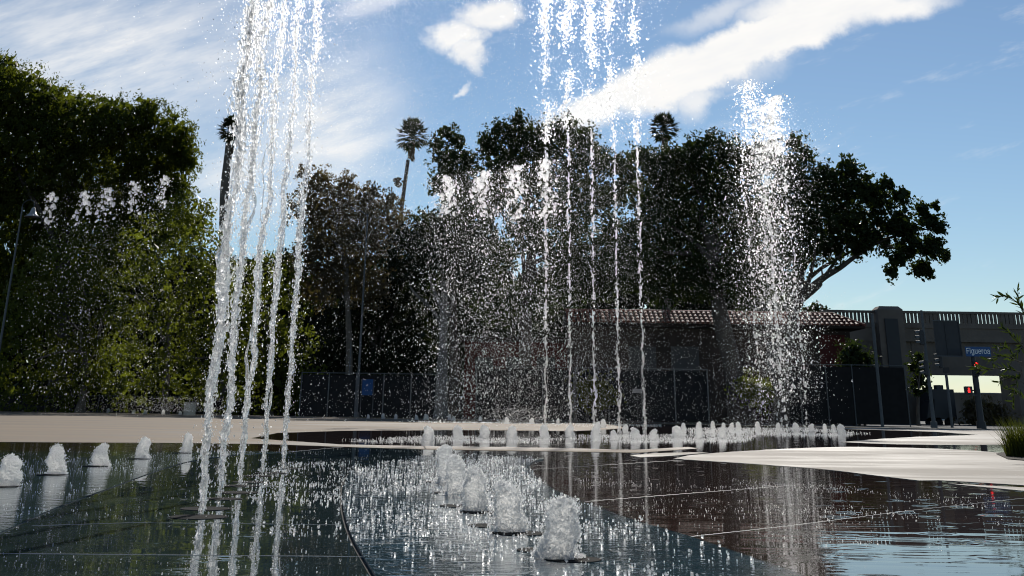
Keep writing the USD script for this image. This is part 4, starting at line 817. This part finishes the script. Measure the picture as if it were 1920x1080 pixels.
# ------------------------------------------------------------------ fences, poles, signs
def screen_fence(label, Y, x0, x1, ytop, posts):
    a, b = pt(x0, 790, Y), pt(x1, 790, Y); top = pt((x0 + x1) / 2, ytop, Y)[2]
    t = thing('screen_fence', label, 'fence', [(a[0] + b[0]) / 2, Y, -.15])
    xs = np.linspace(a[0], b[0], posts)
    for x in xs: obj('post', MB().tube([[x, Y, -.15], [x, Y, top + .05]], .045, 8), M['metal_grey'], t)
    obj('rail', MB().tube([[a[0], Y, top], [b[0], Y, top]], .035, 6), M['metal_grey'], t)
    for i in range(posts - 1):
        m = MB(); m.box([(xs[i] + xs[i + 1]) / 2, Y + .05, (top - .25) / 2 + .05], [xs[i + 1] - xs[i] - .1, .02, top - .15]); obj('screen_panel', m, M['mesh_dark'], t)
screen_fence('dark screened wire fence with a thin top rail behind the middle jets', 108.5, 892, 1330, 690, 8)
screen_fence('dark screened wire fence between the leaning trunk and the bridge tower', 110, 1455, 1706, 684, 6)
screen_fence('dark low screened fence behind the left trees', 124, -120, 480, 742, 13)
screen_fence('dark screened fence left of the stout grey trunk', 112, 560, 820, 700, 6)
def light_pole(label, Y, px, ytop, r, head=None):
    b = pt(*px, Y); b[2] = -.15; x, z = b[0], pt(px[0], ytop, Y)[2]
    t = thing('street_lamp', label, 'street lamp', b)
    obj('pole', MB().tube([[x, Y, -.15], [x, Y, .5], [x, Y, z]], [r * 1.6, r * 1.2, r * .7], 10), M['metal_grey'], t, smooth=50)
    m = MB(); m.tube([[x, Y, -.15], [x, Y, .25], [x, Y, .4]], [r * 2.4, r * 2.4, r * 1.3], 10); obj('base', m, M['metal_grey'], t)
    if head == 'bell':
        c = np.array([x + .95, Y, z - .1]); P = smooth_line([[x, Y, z - .6], [x, Y, z + .25], [x + .45, Y, z + .62], [x + .92, Y, z + .45], c + [0, 0, .1]], 5); obj('arm', MB().tube(P, .04, 7), M['metal_dark'], t, smooth=60)
        pr = [(.06, .12), (.14, .05), (.20, -.12), (.28, -.38), (.52, -.58), (.66, -.66), (.62, -.69), (.3, -.55), (.02, -.5)]; nn = 24; a = np.arange(nn) * 2 * PI / nn
        v = np.array([[c[0] + q * math.cos(k), c[1] + q * math.sin(k), c[2] + h] for q, h in pr for k in a]); f = []
        for j in range(len(pr) - 1):
            for i in range(nn): f.append([j * nn + i, (j + 1) * nn + i, (j + 1) * nn + (i + 1) % nn, j * nn + (i + 1) % nn])
        obj('shade', (v, np.array(f)), M['brass'], t, smooth=40)
    elif head:
        P = [[x, Y, z - .2], [x - .5, Y - .6, z + .1], [x - 1.0, Y - 1.4, z + .15]]; obj('arm', MB().tube(P, .045, 7), M['metal_grey'], t)
        m = MB(); m.box([x - 1.1, Y - 1.75, z + .13], [.34, .75, .14]); obj('lamp_head', m, M['metal_grey'], t)
light_pole('dark street lamp with a bell shaped shade at the left edge', 106, (-20, 770), 388, .09, 'bell')
light_pole('slim pale street lamp pole left of the blue banner', 110, (668, 783), 400, .09, 'arm')
light_pole('slender second pole left of the blue banner', 113, (650, 783), 640, .06)
b = pt(686, 783, 109); t = thing('banner_sign', 'blue upright notice board between the slim pole and grey trunk', 'sign', [b[0], 109, -.15]); z0, z1 = pt(686, 741, 109)[2], pt(686, 711, 109)[2]
for dx in (-.5, .5): obj('post', MB().tube([[b[0] + dx, 109, -.15], [b[0] + dx, 109, z1]], .04, 8), M['metal_dark'], t)
m = MB(); m.box([b[0], 108.95, (z0 + z1) / 2], [.86, .06, z1 - z0]); obj('panel', m, M['banner_blue'], t)
b = pt(1195, 733, 106); t = thing('notice_plate', 'small pale plate on a short post behind the thin jets', 'sign', [b[0], 106, -.15])
m = MB(); m.box([b[0], 105.96, b[2]], [.8, .04, .3]); obj('panel', m, M['wall_grey'], t); obj('post', MB().tube([[b[0], 106, -.15], [b[0], 106, b[2]]], .03, 6), M['metal_dark'], t)
b = pt(357, 750, 105); t = thing('utility_box', 'beige cabinet at the foot of the trees left of the tall jets', 'box', [b[0], 105, -.15])
m = MB(); m.box([b[0], 105.2, .35], [.9, .4, 1.0], bev=.03); obj('body', m, M['bin'], t); m = MB(); m.box([b[0], 105.2, .89], [1.0, .5, .08], bev=.02); obj('lid', m, M['bin'], t)
b = pt(1072, 790, 108); t = thing('thin_post', 'thin brown post standing beside the second thin jet', 'post', [b[0], 103, -.15])
obj('post', MB().tube([[b[0], 103, -.15], [b[0], 103, 3.2]], .12, 8), M['bark'], t)

def signal_head(t, c, n=3, vis=True, wid=.36, lit=None):
    x, y, z = c; h = .36 * n; m = MB(); m.box([x, y, z], [wid, .24, h], bev=.03); body = obj('housing', m, M['metal_dark'], t)
    for k in range(n):
        zz = z + h / 2 - .18 - .36 * k; a = np.linspace(PI * 1.05, -PI * .05, 9); rr = .15
        top = np.array([[x + rr * math.cos(q), y - .12, zz + rr * math.sin(q)] for q in a]); out = top + [0, -.28, -.03]
        v = np.vstack([top, out]); f = [[i, i + 1, i + 10, i + 9] for i in range(8)]; obj('visor', (v, np.array(f)), M['metal_dark'], t)
        mm = 'red_lamp' if lit == k else 'glass_dark'; m = MB(); m.tube([[x, y - .125, zz], [x, y - .15, zz]], .125, 16); obj('lens', m, M[mm], t)
def side_head(t, c, n=3):
    """A signal head seen from the side, visors pointing left."""
    x, y, z = c; h = .36 * n; m = MB(); m.box([x, y, z], [.24, .36, h], bev=.03); obj('housing', m, M['metal_dark'], t)
    for k in range(n):
        zz = z + h / 2 - .18 - .36 * k; a = np.linspace(PI * 1.05, -PI * .05, 9)
        top = np.array([[x - .12, y + .15 * math.cos(q), zz + .15 * math.sin(q)] for q in a]); v = np.vstack([top, top + [-.34, 0, -.03]]); obj('visor', (v, np.array([[i, i + 9, i + 10, i + 1] for i in range(8)])), M['metal_grey'], t)
# pole with the back of a sign and side-on signal heads
Y = 102; b = pt(1752, 805, Y); t = thing('traffic_signal', 'grey signal pole with side-on signal heads and a framed sign back', 'traffic signal', [b[0], Y, -.15]); x = b[0]; zz = lambda y, px=1750: pt(px, y, Y)[2]
obj('pole', MB().tube([[x, Y, -.15], [x, Y, 1], [x, Y, zz(582)]], [.17, .14, .09], 12), M['metal_grey'], t, smooth=50)
obj('base', MB().tube([[x, Y, -.15], [x, Y, .3]], .26, 12), M['metal_grey'], t)
side_head(t, [x - .24, Y, zz(633)]); side_head(t, [x - .2, Y - .1, zz(690)])
side_head(t, [x + 1.05, Y, zz(676)]); side_head(t, [x + 2.55, Y, zz(622)])
xa, xb, za, zb = pt(1752, 640, Y)[0], pt(1799, 640, Y)[0], zz(668, 1775), zz(602, 1775)
m = MB(); m.box([(xa + xb) / 2, Y - .2, (za + zb) / 2], [xb - xa, .04, zb - za]); obj('sign_back', m, M['metal_dark'], t)
for bx in ([(xa + xb) / 2, Y - .25, zb, xb - xa + .1, .08], [(xa + xb) / 2, Y - .25, za, xb - xa + .1, .08]): m = MB(); m.box(bx[:3], [bx[3], .07, bx[4]]); obj('sign_frame', m, M['metal_grey'], t)
for xx in (xa, (xa + xb) / 2 - .1, xb): m = MB(); m.box([xx, Y - .253, (za + zb) / 2], [.07, .06, zb - za - .09]); obj('sign_frame', m, M['metal_dark'], t)
# slender leaning pole
b = pt(1786, 806, 104); t = thing('sign_pole', 'slim grey pole between the two signal poles', 'pole', [b[0], 104, -.15]); obj('pole', MB().tube([[b[0], 104, -.15], [b[0], 104, pt(1780, 690, 104)[2]]], .11, 10), M['metal_grey'], t); m = MB(); m.box([b[0], 103.9, pt(1780, 694, 104)[2]], [.5, .12, .4]); obj('bracket', m, M['metal_dark'], t)
b = pt(1655, 800, 106); t = thing('sign_pole', 'tall thin pale pipe standing in front of the bridge tower', 'pole', [b[0], 106, -.15]); obj('pole', MB().tube([[b[0], 106, -.15], [b[0], 106, pt(1644, 590, 106)[2]]], .12, 10), M['metal_grey'], t); obj('cap', MB().tube([[b[0], 106, pt(1644, 590, 106)[2]], [b[0], 106, pt(1644, 588, 106)[2]]], .15, 10), M['metal_grey'], t)
# signal with the street name
Y = 100; b = pt(1841, 806, Y); x = b[0]; t = thing('traffic_signal', 'dark signal pole with a lit red lamp, red hand and blue street sign', 'traffic signal', [x, Y, -.15])
obj('pole', MB().tube([[x, Y, -.15], [x, Y, zz(706, 1835)], [x, Y, zz(650, 1835)]], [.26, .22, .13], 12), M['metal_dark'], t, smooth=50)
obj('base', MB().tube([[x, Y, -.15], [x, Y, .35]], .36, 12), M['metal_dark'], t)
c = pt(1829, 692, Y - .3); signal_head(t, [c[0], Y - .35, c[2]], 3, lit=0)
c = pt(1829, 679, Y - .5); c2 = pt(1830, 660, Y)
hw = (pt(1853, 660, Y)[0] - pt(1806, 660, Y)[0]) / 2; hh = .34; m = MB(); m.box([c2[0], Y - .45, c2[2]], [2 * hw, .04, 2 * hh], bev=.01); sb = obj('street_name_sign', m, M['sign_blue'], t)
tx = meshkit.text_mesh('Figueroa', .40, .01); v = np.array(tx.vertices); v[:, 0] -= (v[:, 0].min() + v[:, 0].max()) / 2; v[:, 0] *= min(1, (2 * hw - .15) / (v[:, 0].max() - v[:, 0].min())); v[:, 1] -= .14
v = np.stack([c2[0] + v[:, 0], Y - .475 - v[:, 2], c2[2] + v[:, 1]], 1); obj('lettering', (v, np.array(tx.faces)), M['white_paint'], t)
m = MB(); m.box([c2[0], Y - .25, c2[2] + hh + .02], [2 * hw, .06, .06]); obj('sign_bracket', m, M['metal_grey'], t)
c = pt(1812, 732, Y); m = MB(); m.box([c[0], Y - .4, c[2]], [.56, .3, .56], bev=.03); obj('pedestrian_head', m, M['metal_dark'], t)
hand = MB(); X0, Z0, YY = c[0], c[2], Y - .56
hand.box([X0 + .01, YY, Z0 - .08], [.16, .012, .16])
for k in range(4): hand.box([X0 - .048 + .04 * k, YY, Z0 + .07 + (.02 if k in (1, 2) else 0)], [.03, .012, .15 + (.03 if k in (1, 2) else 0)])
hand.hull([[X0 - .07, YY + d, Z0 - .1] for d in (-.006, .006)] + [[X0 - .07, YY + d, Z0 - .05] for d in (-.006, .006)] + [[X0 - .13, YY + d, Z0 + .0] for d in (-.006, .006)])
obj('red_hand', hand, M['red_lamp'], t)
m = MB(); m.tube([[c[0] + .2, Y - .3, c[2]], [x, Y, c[2]]], .05, 6); obj('bracket', m, M['metal_dark'], t)
m = MB(); m.box([c[0] + .35, Y - .45, c[2] - .32], [.5, .1, .05]); obj('hood_edge', m, M['metal_grey'], t)

# ------------------------------------------------------------------ person under the trees
def person():
    Y = 103; b = pt(864, 787, Y); b[2] = -.15; t = thing('person', 'person in dark clothes and pale cap standing right of the grey trunk', 'person', b)
    J = {'hip': (0, 0, .95), 'chest': (0, 0, 1.32), 'neck': (0, -.01, 1.5), 'lh': (-.1, 0, .92), 'rh': (.1, 0, .92), 'lk': (-.12, -.03, .5), 'rk': (.12, .02, .5), 'la': (-.13, .02, .09), 'ra': (.13, .05, .09), 'lt': (-.14, -.14, .04), 'rt': (.15, -.11, .04),
         'ls': (-.19, 0, 1.42), 'rs': (.19, 0, 1.42), 'le': (-.25, .03, 1.14), 're': (.26, .0, 1.15), 'lw': (-.24, -.08, .9), 'rw': (.2, -.16, .98)}
    rr = dict(hip=.14, chest=.15, neck=.06, lh=.1, rh=.1, lk=.06, rk=.06, la=.045, ra=.045, lt=.04, rt=.04, ls=.065, rs=.065, le=.045, re=.045, lw=.032, rw=.032)
    bones = [('hip', 'chest'), ('chest', 'neck'), ('lh', 'lk'), ('rh', 'rk'), ('lk', 'la'), ('rk', 'ra'), ('la', 'lt'), ('ra', 'rt'), ('ls', 'le'), ('rs', 're'), ('le', 'lw'), ('re', 'rw'), ('chest', 'ls'), ('chest', 'rs'), ('hip', 'lh'), ('hip', 'rh')]
    def ball(c, r): return manifold3d.Manifold.sphere(r, 16).translate(tuple(map(float, c)))
    body = manifold3d.Manifold()
    for p, q in bones: body = body + manifold3d.Manifold.batch_hull([ball(J[p], rr[p]), ball(J[q], rr[q])])
    body = body.refine_to_length(.04); mm = body.to_mesh(); tm = trimesh.Trimesh(mm.vert_properties[:, :3], mm.tri_verts); trimesh.smoothing.filter_taubin(tm, iterations=6)
    obj('body', (np.array(tm.vertices) + b + [0, 0, .0], np.array(tm.faces)), M['cloth_dark'], t, smooth=True)
    hd = trimesh.creation.icosphere(3); v = np.array(hd.vertices) * [.078, .098, .118]; v[:, 1] -= .03 * np.exp(-((v[:, 0] / .02) ** 2 + ((v[:, 2] + .01) / .03) ** 2)) * (v[:, 1] < 0); v[:, 0] *= 1 - .18 * (v[:, 2] < -.04)
    for sx in (-1, 1): v[:, 1] += .012 * np.exp(-(((v[:, 0] - sx * .032) / .014) ** 2 + ((v[:, 2] - .015) / .012) ** 2)) * (v[:, 1] < 0)
    head = obj('head', (v + b + [0, -.02, 1.66], np.array(hd.faces)), M['skin'], t, smooth=True)
    cp = trimesh.creation.icosphere(3); v = np.array(cp.vertices) * [.092, .112, .1]; v[:, 2] = np.maximum(v[:, 2], 0); m = MB(); m.add(v + b + [0, -.02, 1.69], cp.faces)
    m.hull([[sx * .07 + b[0], b[1] + yy, b[2] + 1.69 + z] for sx in (-1, 1) for yy in (-.1, -.12) for z in (0, .012)] + [[sx * .04 + b[0], b[1] - .22, b[2] + 1.68 + z] for sx in (-1, 1) for z in (0, .012)])
    obj('cap', m, M['cap'], t)
    for sx, w in ((-1, J['lw']), (1, J['rw'])):
        m = MB(); w = np.array(w) + b
        m.hull(np.vstack([w + [dx, dy, dz] for dx in (-.028, .028) for dy in (-.014, .014) for dz in (0, -.085)]))
        for k in range(4): m.tube([w + [-.027 + .018 * k, 0, -.08], w + [-.027 + .018 * k, -.012, -.125], w + [-.027 + .018 * k, -.03, -.155 + .006 * abs(k - 1.5)]], [.009, .0085, .007], 6)
        m.tube([w + [-sx * .028, -.005, -.03], w + [-sx * .045, -.03, -.06], w + [-sx * .04, -.04, -.09]], [.011, .01, .008], 6)
        obj('hand', m, M['skin'], t)
person()
